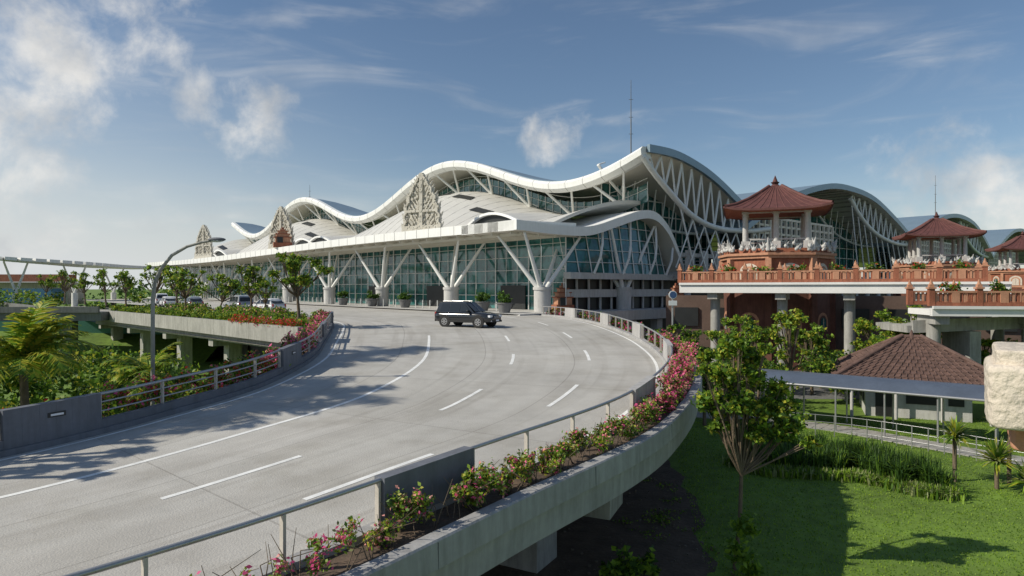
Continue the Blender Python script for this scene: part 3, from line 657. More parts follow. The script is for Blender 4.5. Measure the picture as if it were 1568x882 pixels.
# ------------------------------------------------------------------ footbridges
def footbridge(name,p,q,ztop,thick,cols,step=3.0):
    e=empty(name); p=Vector((p[0],p[1],C+ztop));q=Vector((q[0],q[1],C+ztop)); d=(q-p); Ln=d.length; d.normalize(); n=Vector((d.y,-d.x,0)); 
    mb=MB(); bk=-n*4
    mb.obox(p-Vector((0,0,thick/2)),q-Vector((0,0,thick/2)),.4,thick); mb.obox(p+bk*.5-Vector((0,0,thick*.5+.1)),q+bk*.5-Vector((0,0,thick*.5+.1)),3.8,thick*.6)
    mb.obox(p+n*.28-Vector((0,0,.1)),q+n*.28-Vector((0,0,.1)),.2,.2)
    mb.build('deck',mat('white_bridge_paint',(.74,.73,.70),.6,.08,.6),e)
    mb=MB()
    for c in cols:
        b=p+d*c-n*1.6; mb.beam((b.x,b.y,0),(b.x,b.y,b.z-thick),.45,n=18); mb.obox(b-Vector((0,0,thick+.3))-n*1.6,b-Vector((0,0,thick+.3))+n*1.4,.9,.6)
    mb.build('columns',M['conc'],e)
    mb=MB(); k=int(Ln/step); an=math.atan2(d.y,d.x)
    for row in(0,-3.6):
        for i in range(k+1):
            c=p+d*(i*step)+n*row
            mb.mi=0; mb.box((c.x,c.y,c.z+.6),(.36,.36,1.2),an); mb.mi=1; mb.box((c.x,c.y,c.z+1.25),(.5,.5,.12),an); mb.box((c.x,c.y,c.z+1.4),(.3,.3,.2),an); mb.beam((c.x,c.y,c.z+1.48),(c.x,c.y,c.z+1.85),.16,.03,6)
            if i<k:
                a=c;b=c+d*step; mb.mi=0
                mb.obox(a+Vector((0,0,.14)),b+Vector((0,0,.14)),.3,.26); mb.mi=1; mb.obox(a+Vector((0,0,.98)),b+Vector((0,0,.98)),.3,.13)
                m_=int(step/.3)
                for r in range(1,m_):
                    x=a+d*(step*r/m_); mb.mi=r%2; mb.box((x.x,x.y,x.z+.6),(.13,.16,.66),an)
                mb.mi=1; mid=a+d*step/2; mb.box((mid.x,mid.y,mid.z+.6),(.5,.3,.72),an)
    mb.build('brick_balustrade',[M['brick'],M['brick2']],e)
    cl=[]
    for i in range(k): 
        c=p+d*(i*step+step/2)-n*.7; cl.append((c.x,c.y,c.z+1.25,.9,.5,.5))
    foliage('potted_shrubs',cl,k*200,.24,[M['g1'],M['g2'],M['g3'],M['red']],[.3,.35,.25,.1],e)
footbridge('footbridge',(16.2,63),(38.6,50.5),.5,.95,[3,9,14.5,19.5,25])
footbridge('footbridge',(29.2,45.5),(48,42),-1.25,.7,[.8,7,14])
mb=MB(); mb.obox((29,50,5.0),(50,48,6.0),5,.5); mb.obox((29,47.3,5.2),(50,45.4,6.2),.2,.9)
for x in(33,39,45): mb.box((x,48,2.5),(.8,3,4.8))
mb.build('service_ramp',M['conc'])
mb=MB(); mb.obox((17,72,3.6),(52,60,3.6),.5,7.2); mb.mi=1
for i in range(9):
    a=Vector((17,71.6,0)).lerp(Vector((52,59.6,0)),(i+.2)/9); b=Vector((17,71.6,0)).lerp(Vector((52,59.6,0)),(i+.8)/9); mb.obox(Vector((a.x,a.y,4.9)),Vector((b.x,b.y,4.9)),.2,2.0)
mb.build('service_building',[mat('brown_render',(.13,.085,.065),.8,.25,.6),M['dark']])
# ------------------------------------------------------------------ garden hut, walkway, fence
hut=empty('garden_hut'); hx,hy=25.7,42; mb=MB(); rot=-.42
def hp(x,y,z): return Vector((hx+x*math.cos(rot)-y*math.sin(rot),hy+x*math.sin(rot)+y*math.cos(rot),z))
mb.box((hx,hy,1.1),(5.6,4.6,2.2),rot); mb.build('walls',M['conc_w'],hut)
mb=MB(); 
for x,y,ww,hh_ in((-1.8,-2.32,.9,1.9),(.2,-2.32,1.6,1.0),(2,-2.32,.8,1.0)): mb.obox(hp(x-ww/2,y,.05+hh_/2 if hh_>1.5 else 1.4),hp(x+ww/2,y,.05+hh_/2 if hh_>1.5 else 1.4),.06,hh_)
for y in(-1,1): mb.obox(hp(-2.83,y-.5,1.3),hp(-2.83,y+.5,1.3),.06,1.0)
mb.build('openings',M['dark'],hut)
mb=MB()
for x in(-3.6,-1.2,1.2,3.6):
    for y in(-3,3): p=hp(x,y,0); mb.beam(p,p+Vector((0,0,2.4)),.1,n=8)
mb.build('posts',M['conc_w'],hut)
mb=MB(); e_=[hp(-4.7,-3.7,2.4),hp(4.7,-3.7,2.4),hp(4.7,3.7,2.4),hp(-4.7,3.7,2.4)]; r_=[hp(-.5,0,4.85),hp(.5,0,4.85)]
fc=[(e_[0],e_[1],r_[1],r_[0]),(e_[1],e_[2],r_[1],r_[1]),(e_[2],e_[3],r_[0],r_[1]),(e_[3],e_[0],r_[0],r_[0])]
for a,b,c,d in fc:
    ns_=13
    for k in range(ns_):
        f0=k/ns_;f1=(k+1)/ns_; l=Vector((0,0,.07))
        p0=a.lerp(d,f0)+l;p1=b.lerp(c,f0)+l;p2=b.lerp(c,f1);p3=a.lerp(d,f1); mb.quad(p0,p1,p2,p3); mb.quad(p0,p1,p1-l,p0-l)
    for k in range(ns_):
        f0=k/ns_; f1=(k+1)/ns_; A0=a.lerp(d,f0);B0=b.lerp(c,f0);A1=a.lerp(d,f1);B1=b.lerp(c,f1); nt_=max(2,int((B0-A0).length/.35))
        for q in range(nt_): 
            f=(q+.5*(k%2))/nt_
            if f<1: mb.beam(A0.lerp(B0,f)+Vector((0,0,.07)),A1.lerp(B1,f)+Vector((0,0,.03)),.05,n=5,caps=True)
    mb.beam(a+Vector((0,0,.08)),d+Vector((0,0,.08)),.14,n=6); 
mb.beam(r_[0],r_[1],.16,n=6); mb.quad(*e_); mb.beam(hp(0,0,4.8),hp(0,0,5.3),.2,.04)
mb.build('tiled_roof',M['tile2'],hut)
cwk=empty('covered_walkway'); a=Vector((15.2,40.6,0)); b=Vector((34,26,0)); d=(b-a).normalized(); n=Vector((-d.y,d.x,0)); Ln=(b-a).length
mb=MB(); mb.grid(lambda u,v:a+d*Ln*u+n*(v-.5)*3.2+Vector((0,0,2.45+.55*math.sin(math.pi*v))),24,10); mb.grid(lambda u,v:a+d*Ln*u+n*(v-.5)*3.2+Vector((0,0,2.40+.55*math.sin(math.pi*v))),24,10); mb.build('curved_roof',M['walkroof'],cwk)
mb=MB(); k=int(Ln/2.4)
for i in range(k+1):
    c=a+d*i*2.4
    for s_ in(-1.5,1.5): mb.beam(c+n*s_,c+n*s_+Vector((0,0,2.5)),.05,n=8)
    pts=[c+n*(v-.5)*3.24+Vector((0,0,2.38+.55*math.sin(math.pi*v))) for v in np.linspace(0,1,9)]; mb.tube(pts,.04,6)
for s_ in(-1.6,1.6): mb.beam(a+n*s_+Vector((0,0,2.44)),b+n*s_+Vector((0,0,2.44)),.07,n=6)
mb.build('frame',M['rail'],cwk)
mb=MB(); fp=[(14.5,36.6),(18,34.6),(20.4,32),(22.6,28.6),(28,22)]
pts=[Vector(cr(fp,i/5)).to_3d() for i in range(21)]
for i,p in enumerate(pts): mb.beam(p,p+Vector((0,0,1.15)),.028,n=6)
for z in(.35,.75,1.12): mb.tube([p+Vector((0,0,z)) for p in pts],.016,5)
mb.build('metal_fence',M['rail'])
mb=MB(); mb.beam((11.8,48,0),(11.8,48,7.6),.07,n=8); mb.mi=1; mb.beam((11.8,47.85,7.5),(11.8,47.95,7.5),.3,.3,16); mb.mi=2; mb.beam((11.8,47.82,7.5),(11.8,47.84,7.5),.25,.25,16); mb.mi=1; mb.box((11.8,47.9,6.9),(.6,.06,.35)); mb.build('traffic_sign',[M['rail'],M['white'],mat('sign_blue',(.05,.1,.22),.5)])
def rough(o,amp):
    for v in o.data.vertices:
        q=v.co; s_=math.sin(q.x*9.1+q.z*13)*math.sin(q.y*8.3-q.z*7)+.5*math.sin(q.x*23+q.y*19+q.z*29)+.3*math.sin(q.x*51-q.y*47+q.z*60); v.co=q+Vector((s_*amp,-s_*amp*.8,s_*amp*.7))
mb=MB()
def rblock(cx,cy,cz,lx,ly,lz,rz):
    def pt(x,y,z):
        m_=max(abs(x),abs(y),abs(z)); r=(abs(x)**14+abs(y)**14+abs(z)**14)**(1/14); f=m_/r if r else 1
        x,y,z=x*f*lx/2,y*f*ly/2,z*f*lz/2; return Vector((cx+x*math.cos(rz)-y*math.sin(rz),cy+x*math.sin(rz)+y*math.cos(rz),cz+z))
    for ax in range(3):
        for sg in(-1,1):
            def f(u,v):
                a_,b_=2*u-1,2*v-1; q=[0,0,0]; q[ax]=sg; q[(ax+1)%3]=a_; q[(ax+2)%3]=b_; return pt(*q)
            mb.grid(f,26,26)
rblock(3.57,4.03,C-.665,1.05,.85,.40,-.61)
rblock(3.60,4.05,C-.435,.99,.79,.12,-.61)
mb.mi=1; rblock(3.72,4.1,C-.95,.95,.6,.17,-.61)
mb.mi=0; mb.box((4.35,4.3,(C-1)/2),(.9,.9,C-1.0),-.61)
rough(mb.build('stone_pillar',[M['stone_c'],M['brick2']]),.0035)
mb=MB(); pts=[(-13.2,24,0),(-13.2,24,4),(-13.2,24,7.6),(-13.12,24,8.2),(-12.94,24,8.65),(-12.5,24,9.2),(-11.95,24,9.52),(-11.4,24,9.68),(-11.05,24,9.74)]
mb.tube([Vector(p) for p in pts],.08,10,.045); mb.mi=1
mb.ball((-10.85,24,9.78),.34,12,(1,.45,.24)); mb.mi=2; mb.ball((-10.85,24,9.74),.26,10,(1,.5,.24)); mb.mi=0; mb.beam((-13.2,24,0),(-13.2,24,.5),.2); mb.build('street_lamp',[M['conc'],M['parapet'],M['lampw']])
# ------------------------------------------------------------------ vehicles
def car(name,x,y,z,head,paint,suv=True,sc_=1.0):
    e=empty(name); e.location=(x,y,z); e.rotation_euler=(0,0,head); e.scale=(sc_,)*3
    hb=1.0 if suv else .85; ht=1.78 if suv else 1.48
    st=[(-2.36,.78,.5,hb*.82),(-2.3,.88,.38,hb*1.02),(-1.9,.92,.34,hb*1.06),(-.8,.93,.32,hb*1.06),(.6,.93,.32,hb*1.06),(1.1,.93,.33,hb*1.06),(1.6,.92,.34,hb*1.03),(2.1,.88,.36,hb*.95),(2.32,.78,.40,hb*.84),(2.42,.6,.46,hb*.68)]
    mb=MB(); k=9
    def sec(s):
        X,W,b,t=s; h=[(0,b),(W*.85,b),(W*.97,b+.08),(W,b+.3*(t-b)),(W*1.01,b+.62*(t-b)),(W*.965,b+.86*(t-b)),(W*.86,t-.02),(W*.45,t+.025),(0,t+.03)]
        return [Vector((X,q[0],q[1])) for q in h]
    for sg in(1,-1):
        vs=[]
        for s in st: vs+=[Vector((p.x,p.y*sg,p.z)) for p in sec(s)]
        mb.add(vs,[(i*k+j,i*k+j+1,(i+1)*k+j+1,(i+1)*k+j) for i in range(len(st)-1) for j in range(k-1)],True)
        mb.add(vs[:k],[tuple(range(k))]); mb.add(vs[-k:],[tuple(range(k))])
    xb0,xb1=-2.22,1.05; zb=hb*1.06
    if suv: tp=[(-2.0,ht-.06),(-1.6,ht),(-.2,ht+.01),(.25,ht-.05)]
    else: tp=[(-1.7,ht-.1),(-1.2,ht),(-.2,ht),(.2,ht-.05)]
    for sg in(1,-1):
        B=[Vector((a,sg*b,zb-.03)) for a,b in((xb0,.84),(-1.4,.88),(-.2,.88),(xb1,.82))]
        U=[Vector((a,sg*.68,b)) for a,b in tp]; U2=[Vector((a,sg*.5,b+.035)) for a,b in tp]; Cn=[Vector((a,0,b+.05)) for a,b in tp]
        for i in range(3): mb.quad(B[i],B[i+1],U[i+1],U[i]); mb.quad(U[i],U[i+1],U2[i+1],U2[i]); mb.quad(U2[i],U2[i+1],Cn[i+1],Cn[i])
        mb.quad(B[3],Vector((xb1+.08,0,zb)),Cn[3],U[3]); mb.quad(B[0],Vector((xb0,0,zb)),Cn[0],U[0])
    mb.build('body',paint,e)
    mb=MB(); zhi=ht-.12
    for sg in(1,-1):
        def sp(x,f): return Vector((x,sg*(.885+(.69-.885)*f+.008),zb+(zhi+.06-zb)*f))
        for x0,x1,t0,t1 in((-.08,.72,-.02,.18),(-1.0,-.16,-1.0,-.1),(-1.85,-1.08,-1.72,-1.08)):
            mb.quad(sp(x0,.1),sp(x1,.1),sp(t1,.93),sp(t0,.93))
    mb.quad(Vector((xb1+.0,-.72,zb+.06)),Vector((xb1+.0,.72,zb+.06)),Vector((tp[3][0]+.09,.6,ht-.1)),Vector((tp[3][0]+.09,-.6,ht-.1)))
    mb.quad(Vector((xb0-.01,-.7,zb+.12)),Vector((xb0-.01,.7,zb+.12)),Vector((tp[0][0]-.05,.6,ht-.16)),Vector((tp[0][0]-.05,-.6,ht-.16)))
    mb.build('windows',M['glasscar'],e)
    mb=MB()
    for X in(-1.42,1.42):
        for sg in(1,-1):
            mb.mi=0; mb.beam((X,sg*.70,.38),(X,sg*.945,.38),.38,n=24); mb.beam((X,sg*.9,.42),(X,sg*.938,.42),.47,.47,24)
            mb.mi=1; mb.beam((X,sg*.94,.38),(X,sg*.955,.38),.25,n=20); mb.mi=0; mb.beam((X,sg*.953,.38),(X,sg*.957,.38),.21,n=20); mb.mi=1
            for q in range(6): t=q*math.pi/3; mb.obox((X,sg*.96,.38),(X+.22*math.cos(t),sg*.96,.38+.22*math.sin(t)),.02,.06)
            mb.beam((X,sg*.95,.38),(X,sg*.97,.38),.06,n=10)
    mb.build('wheels',[M['tyre'],M['chrome']],e)
    mb=MB()
    mb.mi=0; mb.box((2.36,0,.72*hb),(.1,.85,.2*hb)); mb.box((2.42,0,.45),(.1,1.3,.14)); mb.box((0,.94,.42),(2.1,.05,.14)); mb.box((0,-.94,.42),(2.1,.05,.14)); mb.box((-2.36,0,.45),(.1,1.5,.16))
    mb.mi=1
    for zz in(.66,.72,.78): mb.box((2.42,0,zz*hb),(.04,.8,.025))
    if suv:
        for sg in(1,-1): mb.beam((-1.75,sg*.62,ht+.06),(0,sg*.62,ht+.06),.025,n=6)
    for X in(-.7,.25):
        for sg in(1,-1): mb.box((X,sg*.94,hb*.9),(.16,.03,.03))
    mb.mi=2
    for sg in(1,-1): mb.box((2.27,sg*.66,.80*hb),(.2,.34,.15)); mb.box((2.36,sg*.62,.47),(.1,.14,.08))
    mb.mi=3
    for sg in(1,-1): mb.box((-2.3,sg*.74,.9*hb),(.12,.16,.3))
    mb.mi=4
    for sg in(1,-1): mb.box((.62,sg*1.02,zb+.08),(.13,.2,.15))
    mb.mi=2; mb.box((2.48,0,.5),(.02,.42,.12))
    mb.build('trim',[M['tyre'],M['chrome'],M['lampw'],M['redl'],paint],e,bevel=.015)
pb=mat('paint_black',(.018,.02,.023),.14,.1,1,spec=.8); pw=mat('paint_white',(.7,.7,.7),.2,.03,1); ps=mat('paint_silver',(.4,.41,.42),.25,.05,1,metal=.4)
car('parked_suv',-3.2,47.4,C-hr(47.4)+.01,-.5,pb)
car('parked_car',-26.5,70.5,Z0+.02,2.5,pw,False); car('parked_car',-41.5,84.5,Z0+.02,2.3,ps,False); car('parked_car',-45.5,86.5,Z0+.02,2.2,pw,False); car('parked_car',-30.5,73,Z0+.02,2.3,ps,True); car('parked_car',-52,96.5,Z0+.02,2.2,pw,True)
# ------------------------------------------------------------------ vegetation
G=[M['g1'],M['g2'],M['g3'],M['g4']]
def strip(P,Nn,i0,i1,off,zc,rr,step=2,keep=.85,rep=1):
    return [(P[i].x+Nn[i].x*(off+random.uniform(-.25,.25)),P[i].y+Nn[i].y*(off+random.uniform(-.25,.25)),P[i].z+zc*random.uniform(.4,1.5),rr*random.uniform(.5,1.2),rr*random.uniform(.5,1.2),rr*random.uniform(.4,1.2)) for i in range(i0,i1,step) for _ in range(rep) if random.random()<keep]
iA=nearest(-9,4.0,1.0); iB=nearest(-2.2,10.4,1.0); iC=nearest(3.5,18.6,1.0); iD=nearest(7.2,33,1.0)
foliage('bougainvillea_hedge',strip(RP,NR,iA,iB,.5,.36,.24,1,.8,2),4800,.07,[M['g2'],M['g3'],M['pink'],M['pale'],M['pinkl'],M['g4']],[.22,.24,.30,.12,.06,.06],shell=.8,wp=.4)
foliage('bougainvillea_hedge',strip(RP,NR,iB,iC,.5,.36,.30,1,.9,2),15500,.08,[M['g1'],M['g2'],M['g3'],M['g4'],M['pinkl'],M['pale'],M['pink']],[.06,.20,.29,.15,.09,.12,.09],shell=.7,wp=.4)
foliage('bougainvillea_hedge',strip(RP,NR,iC,iD,.5,.5,.42,1,.9,2),12500,.11,[M['g1'],M['g2'],M['g3'],M['pink'],M['pinkl']],[.06,.19,.20,.32,.23],shell=.6,wp=.45)
foliage('bougainvillea_hedge',strip(RP,NR,iD,iend,.5,.35,.45,2),4500,.16,[M['g1'],M['g2'],M['g3'],M['pink']],[.2,.32,.2,.28])
mb=MB()
for i in range(iA,iC):
    for q in range(4):
        c=RP[i]+NR[i]*random.uniform(.2,.8); mb.tube([c,c+Vector((random.uniform(-.2,.2),random.uniform(-.2,.2),random.uniform(.2,.4))),c+Vector((random.uniform(-.4,.4),random.uniform(-.4,.4),random.uniform(.4,.75)))],.011,4,.004)
mb.build('bougainvillea_stems',M['bark'])
jA=nearest(-16,9,0.0); jB=nearest(-9.2,25,0.0)
foliage('bougainvillea_hedge',strip(LP,NL,jA,jB,.55,.6,.42,1,.9,2),13000,.11,[M['g1'],M['g2'],M['g3'],M['red'],M['pink'],M['g4']],[.12,.26,.25,.13,.12,.12],shell=.6,wp=.45)
foliage('bougainvillea_hedge',strip(LP,NL,jB,iendL,.55,.6,.5,1),10500,.15,[M['g1'],M['g2'],M['pink'],M['pinkl'],M['g3']],[.12,.2,.38,.14,.16],wp=.45)
cl=[];cl2=[];cl3=[]
for k in range(120):
    t=random.uniform(0,42); x=-13.4-.715*t; y=40.8+.7*t; o=random.uniform(.2,1.3); cl.append((x+o,y+o,Z0+.35+random.uniform(-.1,.2),.6,.6,.38))
for k in range(30): t=random.uniform(0,9); cl2.append((-13.5-.715*t+.1,40.4+.7*t,Z0+.45,.45,.45,.35))
for k in range(70):
    t=random.uniform(4,42); o=random.uniform(2,5); x=-13.4-.715*t+o; y=40.8+.7*t+o*.9; cl3.append((x,y,Z0+.35+random.uniform(0,.35),.8,.8,.5))
foliage('planter_hedge',cl,14000,.18,[M['g1'],M['g2'],M['g3'],M['g4']],[.12,.33,.38,.17])
foliage('red_flower_bed',cl2,4500,.13,[M['g2'],M['g3'],M['red'],M['pink']],[.25,.25,.42,.08])
foliage('planter_shrubs',cl3,9000,.24,[M['g1'],M['g2'],M['g3'],M['g4'],M['pinkl']],[.25,.3,.25,.13,.07])
def tree(name,bx,by,bz,clumps,r,n,size,mats=None,probs=None,shell=.55,wp=.6):
    e=empty(name); mb=MB(); cs=np.array(clumps); lo=min(c[2]-c[5] for c in clumps); cx,cy=cs[:,0].mean(),cs[:,1].mean()
    f=Vector((bx+(cx-bx)*.5,by+(cy-by)*.5,bz+(lo-bz)*.75)); mid=Vector((bx,by,bz)).lerp(f,.5)+Vector((random.uniform(-.05,.05),0,0))
    mb.tube([Vector((bx,by,bz)),mid,f],r,8,r*.7)
    for c in clumps:
        q=Vector(c[:3]); m_=f.lerp(q,.5)+Vector((random.uniform(-.15,.15),random.uniform(-.15,.15),-.1)); mb.tube([f,m_,q],r*.5,6,r*.18)
        for _ in range(3):
            z=q+Vector((random.uniform(-1,1)*c[3],random.uniform(-1,1)*c[4],random.uniform(-.3,1)*c[5]))*.8; mb.tube([m_,q.lerp(z,.5),z],r*.22,4,r*.06)
    mb.build('trunk_and_limbs',M['bark'],e)
    foliage('crown',clumps,n,size,mats or G,probs or [.2,.38,.3,.12],e,shell=shell,wp=wp)
    return e
gcl=[(6.3,18.6,6.5,.5,.45,.5),(6.8,18.8,6.15,.4,.4,.35),(5.9,18.4,5.6,.42,.5,.4),(6.9,18.8,5.4,.5,.5,.42),(7.6,18.7,5.15,.42,.4,.32),(5.5,18.5,4.8,.4,.4,.32),(6.5,18.3,4.7,.52,.5,.45),(7.3,18.5,4.5,.52,.5,.42),(8.0,18.7,4.2,.48,.5,.36),(6.9,18.6,4.0,.55,.5,.35),(7.6,18.4,3.9,.45,.4,.3),(5.9,18.6,4.15,.36,.4,.3)]
for k in range(22):
    c=random.choice(gcl[:12]); gcl.append((min(8.3,max(5.2,c[0]+random.gauss(0,.32))),c[1]+random.gauss(0,.4),max(3.75,c[2]+random.gauss(0,.28)),.26,.26,.2))
tree('garden_tree',6.35,18.6,0,gcl,.075,11500,.155,G,[.12,.32,.38,.18],.7,.5)
foliage('sapling',[(6.3,17.6,1.6,.35,.3,.45),(6.1,17.5,.9,.4,.3,.35),(6.5,17.6,.4,.3,.3,.3)],420,.2,[M['g2'],M['g3']])
foliage('garden_shrub',[(3.2,17.6,.6,.5,.4,.6),(2.6,17.4,.3,.4,.4,.4),(3.8,17.9,.4,.3,.3,.4)],350,.26,[M['g2'],M['g3'],M['g1']])
def ctree(bx,by,h,r,n=1500,size=.26,bz=Z0+.1,name='frangipani_tree',probs=None):
    cl=[]
    for k in range(15):
        a=random.random()*6.28; q=random.uniform(.2,1)*r; cl.append((bx+q*math.cos(a),by+q*math.sin(a),bz+h*random.uniform(.52,.95),r*random.uniform(.22,.45),r*random.uniform(.22,.45),r*random.uniform(.16,.34)))
    return tree(name,bx,by,bz,cl,.04+.018*h,n,size,probs=probs or [.15,.35,.37,.13])
ctree(-15.0,46,5.4,1.8,4000,.2); ctree(-24.2,60.5,4.6,1.5,1700,.24); ctree(-21.5,57,3.4,1.0,800,.22)
for x,y,h in((-29,64.5,4),(-34,68,4.6),(-38,74,5),(-44,80,5.4),(-52,88,5),(-59,95,5.4),(-66,101,5),(-74,108,5.5),(-83,116,5)): ctree(x,y,h,random.uniform(1.4,2.1),800,.32)
# trees off to the left of the ramp which throw shade over it
for x,y,h,r in((-18.3,12.6,12.4,1.2),(-20.5,9.5,13.2,1.4),(-22,14.6,14.4,1.4),(-19.5,16,12.6,1.0)): ctree(x,y,h,r,1000,.34,0)
def palm(name,x,y,z,th,nf,Lf,mats,droop=.6,wd_=.05,upang=(.2,1.3)):
    e=empty(name); mb=MB(); mb.tube([Vector((x,y,z)),Vector((x+.1,y,z+th*.5)),Vector((x,y,z+th))],.16,10,.1); mb.build('trunk',M['bark'],e)
    V=[];mb=MB()
    for i in range(nf):
        a=random.random()*6.283; ua=random.uniform(*upang); L_=Lf*random.uniform(.75,1.1); p=Vector((x,y,z+th)); d=Vector((math.cos(a)*math.cos(ua),math.sin(a)*math.cos(ua),math.sin(ua))); pts=[p]
        ns_=10
        for k in range(ns_):
            d=(d+Vector((0,0,-droop*.16*(1+k*.15)))).normalized(); p=p+d*L_/ns_; pts.append(p)
        mb.tube(pts,.02,4,.006)
        for k in range(1,ns_+1):
            for m_ in range(3):
                q=pts[k-1].lerp(pts[k],m_/3); dd=(pts[k]-pts[k-1]).normalized(); sd=dd.cross(Vector((0,0,1)))
                if sd.length<.05: continue
                sd.normalize(); ll=L_*.32*math.sin(math.pi*(k/(ns_+1.5)))**.6
                for sg in(-1,1):
                    tip=q+(sd*sg*.75+dd*.6+Vector((0,0,-.25+random.uniform(-.2,.2)))).normalized()*ll; mid=q.lerp(tip,.5)+Vector((0,0,.04)); w2=dd*wd_*.5
                    V+=[q-w2,q+w2,mid+w2,mid-w2, mid-w2,mid+w2,tip+w2*.1,tip-w2*.1]
    mb.build('frond_stems',M['g3'],e); V=np.array([tuple(v) for v in V]); npmesh('fronds',V,4,mats,rng.integers(0,len(mats),len(V)//4),e)
palm('palm_tree',-16.3,21.8,0,5.6,34,2.3,[M['g2'],M['g3'],M['g4'],M['g4']],.55,.075,(.3,1.45)); palm('palm_tree',-19.5,26,0,4.9,24,2.3,[M['g1'],M['g2'],M['g4']],.6,.07); palm('palm_tree',-15.6,28,0,4.2,22,1.9,[M['g2'],M['g3'],M['g4']],.6,.07)
for x,y,h in((-22.5,21.6,15.2),(-25.5,25.5,18.2),(-20,17.2,13.2),(-22,19,16.5),(-27,28,20.5)): palm('coconut_palm',x,y,0,h,18,3.1,[M['g1'],M['g2'],M['g3']],.8,.09)
def yucca(x,y,z,th,n,Lf):
    e=empty('yucca_plant'); mb=MB(); mb.tube([Vector((x,y,z)),Vector((x,y,z+th))],.08,8); mb.build('stem',M['bark'],e)
    V=[]
    for i in range(n):
        a=random.random()*6.283; ua=random.uniform(-.3,1.4); d=Vector((math.cos(a)*math.cos(ua),math.sin(a)*math.cos(ua),math.sin(ua))); p=Vector((x,y,z+th)); s=d.cross(Vector((0,0,1))).normalized()*.045; L_=Lf*random.uniform(.7,1.1)
        m_=p+d*L_*.55; t=p+d*L_+Vector((0,0,-.12)); V+=[p-s,p+s,m_+s,m_-s,m_-s,m_+s,t+s*.1,t-s*.1]
    V=np.array([tuple(v) for v in V]); npmesh('leaves',V,4,[M['g2'],M['g3'],M['pale'],M['g4']],rng.integers(0,4,len(V)//4),e)
yucca(19.3,26,0,1.1,170,1.1); yucca(18.3,27.0,0,1.9,120,.9); yucca(19.9,25.2,0,.5,130,1.0); yucca(20.4,26.8,0,2.4,130,1.0)
cl=[]
while len(cl)<85:
    x=random.uniform(-32,-13); y=random.uniform(25,42); u=x/y
    if u<-.50: cl.append((x,y,random.uniform(1.0,3.6 if u>-.62 else 5.0),1.3,1.3,1.1))
foliage('garden_shrubs_mass',cl,30000,.26,G,[.25,.36,.26,.13],shell=.6)
cl=[]
for k in range(60):
    x=random.uniform(-13,-11.4)-random.random()*2; y=random.uniform(28,44); x-=max(0,(y-34)*.15); cl.append((x,y,random.uniform(.5,2.6),1.1,1.1,.9))
foliage('garden_shrubs_mass',cl,9000,.26,G,[.35,.36,.22,.07])
cl=[]
for k in range(26): x=random.uniform(-32,-17); cl.append((x,random.uniform(17,24),random.uniform(1,2.6),1.2,1.2,1.0))
foliage('garden_shrubs_mass',cl,9000,.27,[M['g1'],M['g2'],M['g3'],M['pink'],M['g4']],[.25,.32,.23,.06,.14])
mb=MB(); mb.grid(lambda u,v:Vector((-95+62*u,60+18*v+10*u,3.2*math.sin(math.pi/2*min(1,v*1.6)))),10,8); mb.build('grass_bank',g)
mb=MB(); mb.obox((-90,66,5.1),(-42,69,5.1),5,.9); mb.obox((-90,63.4,5.8),(-42,66.4,5.8),.3,.6)
for x in(-80,-68,-56,-46): mb.box((x,68,2.3),(1,1,4.7))
mb.mi=1; mb.obox((-90,74,2.4),(-35,76,2.4),.3,4.8); mb.build('car_park_deck',[M['conc_d'],mat('teal_wall',(.04,.17,.12),.6)])
cn=empty('distant_canopy'); mb=MB()
cpts=[(-125,118,5.3),(-110,122,6.6),(-98,126,5.6),(-92,135,5.1),(-92,148,4.9),(-92,165,5.0)]
P_=[Vector((cr(cpts,i/6)[0],cr(cpts,i/6)[1],C+cr(cpts,i/6)[2])) for i in range(31)]
for i in range(30): mb.obox(P_[i],P_[i+1],9,.6)
mb.build('roof_ribbon',M['white'],cn); mb=MB()
for i in range(1,30,6):
    p=P_[i]
    for dx,dy in((-2.4,0),(2.4,0)): mb.beam((p.x,p.y,C-1),(p.x+dx,p.y+dy,p.z-.3),.25,.16)
    mb.beam((p.x,p.y,0),(p.x,p.y,C-1),.6)
mb.build('props',M['steel'],cn)
mb=MB(); mb.mi=0; mb.box((-120,150,C-1.2),(40,6,5)); mb.mi=1; mb.box((-112,146,C+2.2),(26,5,1.6)); mb.mi=2; mb.box((-104,138,C-1.6),(16,4,3))
mb.build('arrivals_annex',[M['conc_w'],M['brick'],mat('blue_hoarding',(.04,.15,.28),.5)])
cl=[]
for k in range(120):
    u=random.uniform(-1.1,1.2); d=random.uniform(230,330); cl.append((u*d,d,random.uniform(2,7),9,5,4.5))
foliage('distant_tree_belt',cl,11000,1.6,[M['g1'],M['g2']],[.6,.4])
cl=[]
for k in range(46):
    t=random.uniform(0,1); cl.append((-125+66*t,108+random.uniform(-6,6)+16*t,C-2+random.uniform(-3,1),2.4,2.2,1.8))
foliage('roadside_trees_mass',cl,10000,.5,G,[.25,.38,.27,.1])
LG=[.08,.25,.4,.27]
ctree(19.3,45,6.4,1.5,2300,.24,0,'garden_tree',LG); ctree(16.6,50,6.0,1.6,1800,.26,0,'garden_tree'); ctree(29.0,51,6.0,2.4,3200,.28,0,'garden_tree',LG); ctree(32.5,53,6.4,2.4,3200,.28,0,'garden_tree'); ctree(24.6,52,5.4,1.0,700,.26,0,'garden_tree')
ctree(12.4,46,5.6,1.8,2500,.24,0,'garden_tree',[.3,.4,.2,.1]); ctree(14.0,42,3.6,1.4,1800,.22,0,'garden_tree',[.25,.4,.25,.1]); ctree(11.2,38,4.4,1.4,2000,.22,0,'garden_tree')
ctree(22.5,49,5.4,1.6,2000,.25,0,'garden_tree'); ctree(36,50,4.6,1.8,1800,.28,0,'garden_tree',LG); ctree(19.5,53,5.8,1.7,1800,.26,0,'garden_tree')
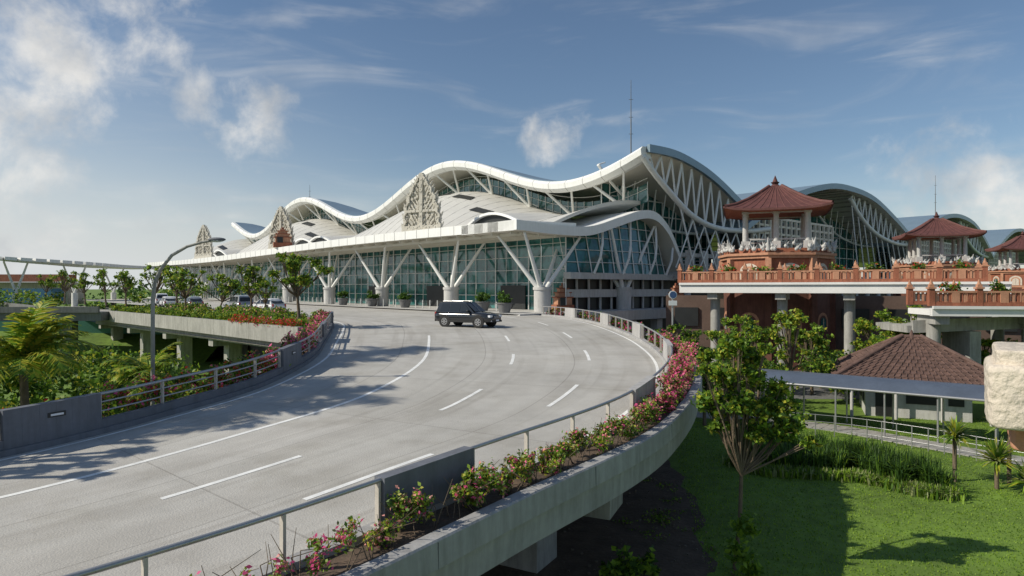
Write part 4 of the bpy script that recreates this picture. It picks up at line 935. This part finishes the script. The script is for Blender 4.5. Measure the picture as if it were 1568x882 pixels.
cl=[(random.uniform(8.8,24),random.uniform(43,50),random.uniform(.8,3.0),1.1,1.1,.9) for k in range(46)]+[(random.uniform(22,44),random.uniform(48,52),random.uniform(.5,2.6),1.3,1.2,1.0) for k in range(34)]
foliage('garden_shrubs_mass',cl,19000,.26,G,[.3,.36,.24,.1])
bp=[(10.2,30),(11,28.4),(12.6,28),(14.6,27.4),(15.9,25.6),(16.9,25.4),(17.6,27),(17,29.5),(14.5,31.5),(11.5,31.8)]
def inpoly(x,y,P):
    c=False;j=len(P)-1
    for i in range(len(P)):
        if (P[i][1]>y)!=(P[j][1]>y) and x<(P[j][0]-P[i][0])*(y-P[i][1])/(P[j][1]-P[i][1])+P[i][0]: c=not c
        j=i
    return c
pt=[];pe=[]
cent=[(random.uniform(10,18),random.uniform(25,32.5)) for _ in range(420)]; cent=[c for c in cent if inpoly(c[0],c[1],bp)]
while len(pt)<8500:
    c=random.choice(cent); pt.append((c[0]+random.gauss(0,.1),c[1]+random.gauss(0,.1),0))
blades('lily_bed',np.array(pt),1.05,.055,[M['g1'],M['g2'],M['g3']],.75,None,[.62,.34,.04])
for i in range(5200):
    u=random.uniform(0,5); c=cr(bp,u); pe.append((c[0]+random.gauss(0,.25),c[1]-.3+random.gauss(0,.22),0))
blades('border_plants',np.array(pe),.42,.06,[M['pale'],M['g3'],M['g2']],.9)
x=rng.uniform(3,30,60000); y=rng.uniform(15,40,60000); keep=(x>.18*y+2.2)&(x<y*.85+1); P_=np.stack([x[keep],y[keep],np.zeros(keep.sum())],1)
blades('lawn_grass',P_,.055,.03,[M['g2'],M['g3']],1.0,None,[.3,.7])
mb=MB()
for k in range(260):
    x,y=random.uniform(0,7),random.uniform(14,28); 
    if x<.18*y+2.4: s=random.uniform(.02,.06); mb.box((x,y,s*.4),(s*1.5,s,s),random.random()*3)
mb.build('stones',mat('earthy_stone',(.16,.13,.1),.9,.4,3))
cl=[(random.uniform(2,6.8),random.uniform(17,30),.03,.5,.5,.08) for k in range(34)]
foliage('ground_weeds',[c for c in cl if c[0]>.1*c[1]+1.5],1400,.09,[M['g2'],M['bark'],M['g3']])
for t,s in((26,-15.5),(34,-15.8),(43,-15.6),(10,-15.5),(4,-17.5)):
    p=T(t,s,-2.5); e=empty('potted_shrub'); mb=MB(); mb.beam(p,p+Vector((0,0,.9)),.55,.8,14); mb.beam(p+Vector((0,0,.9)),p+Vector((0,0,1.0)),.88,.88,14); mb.build('pot',M['conc_d'],e)
    foliage('leaves',[(p.x,p.y,p.z+1.5,.9,.9,.6)],500,.3,[M['g1'],M['g2']],None,e)
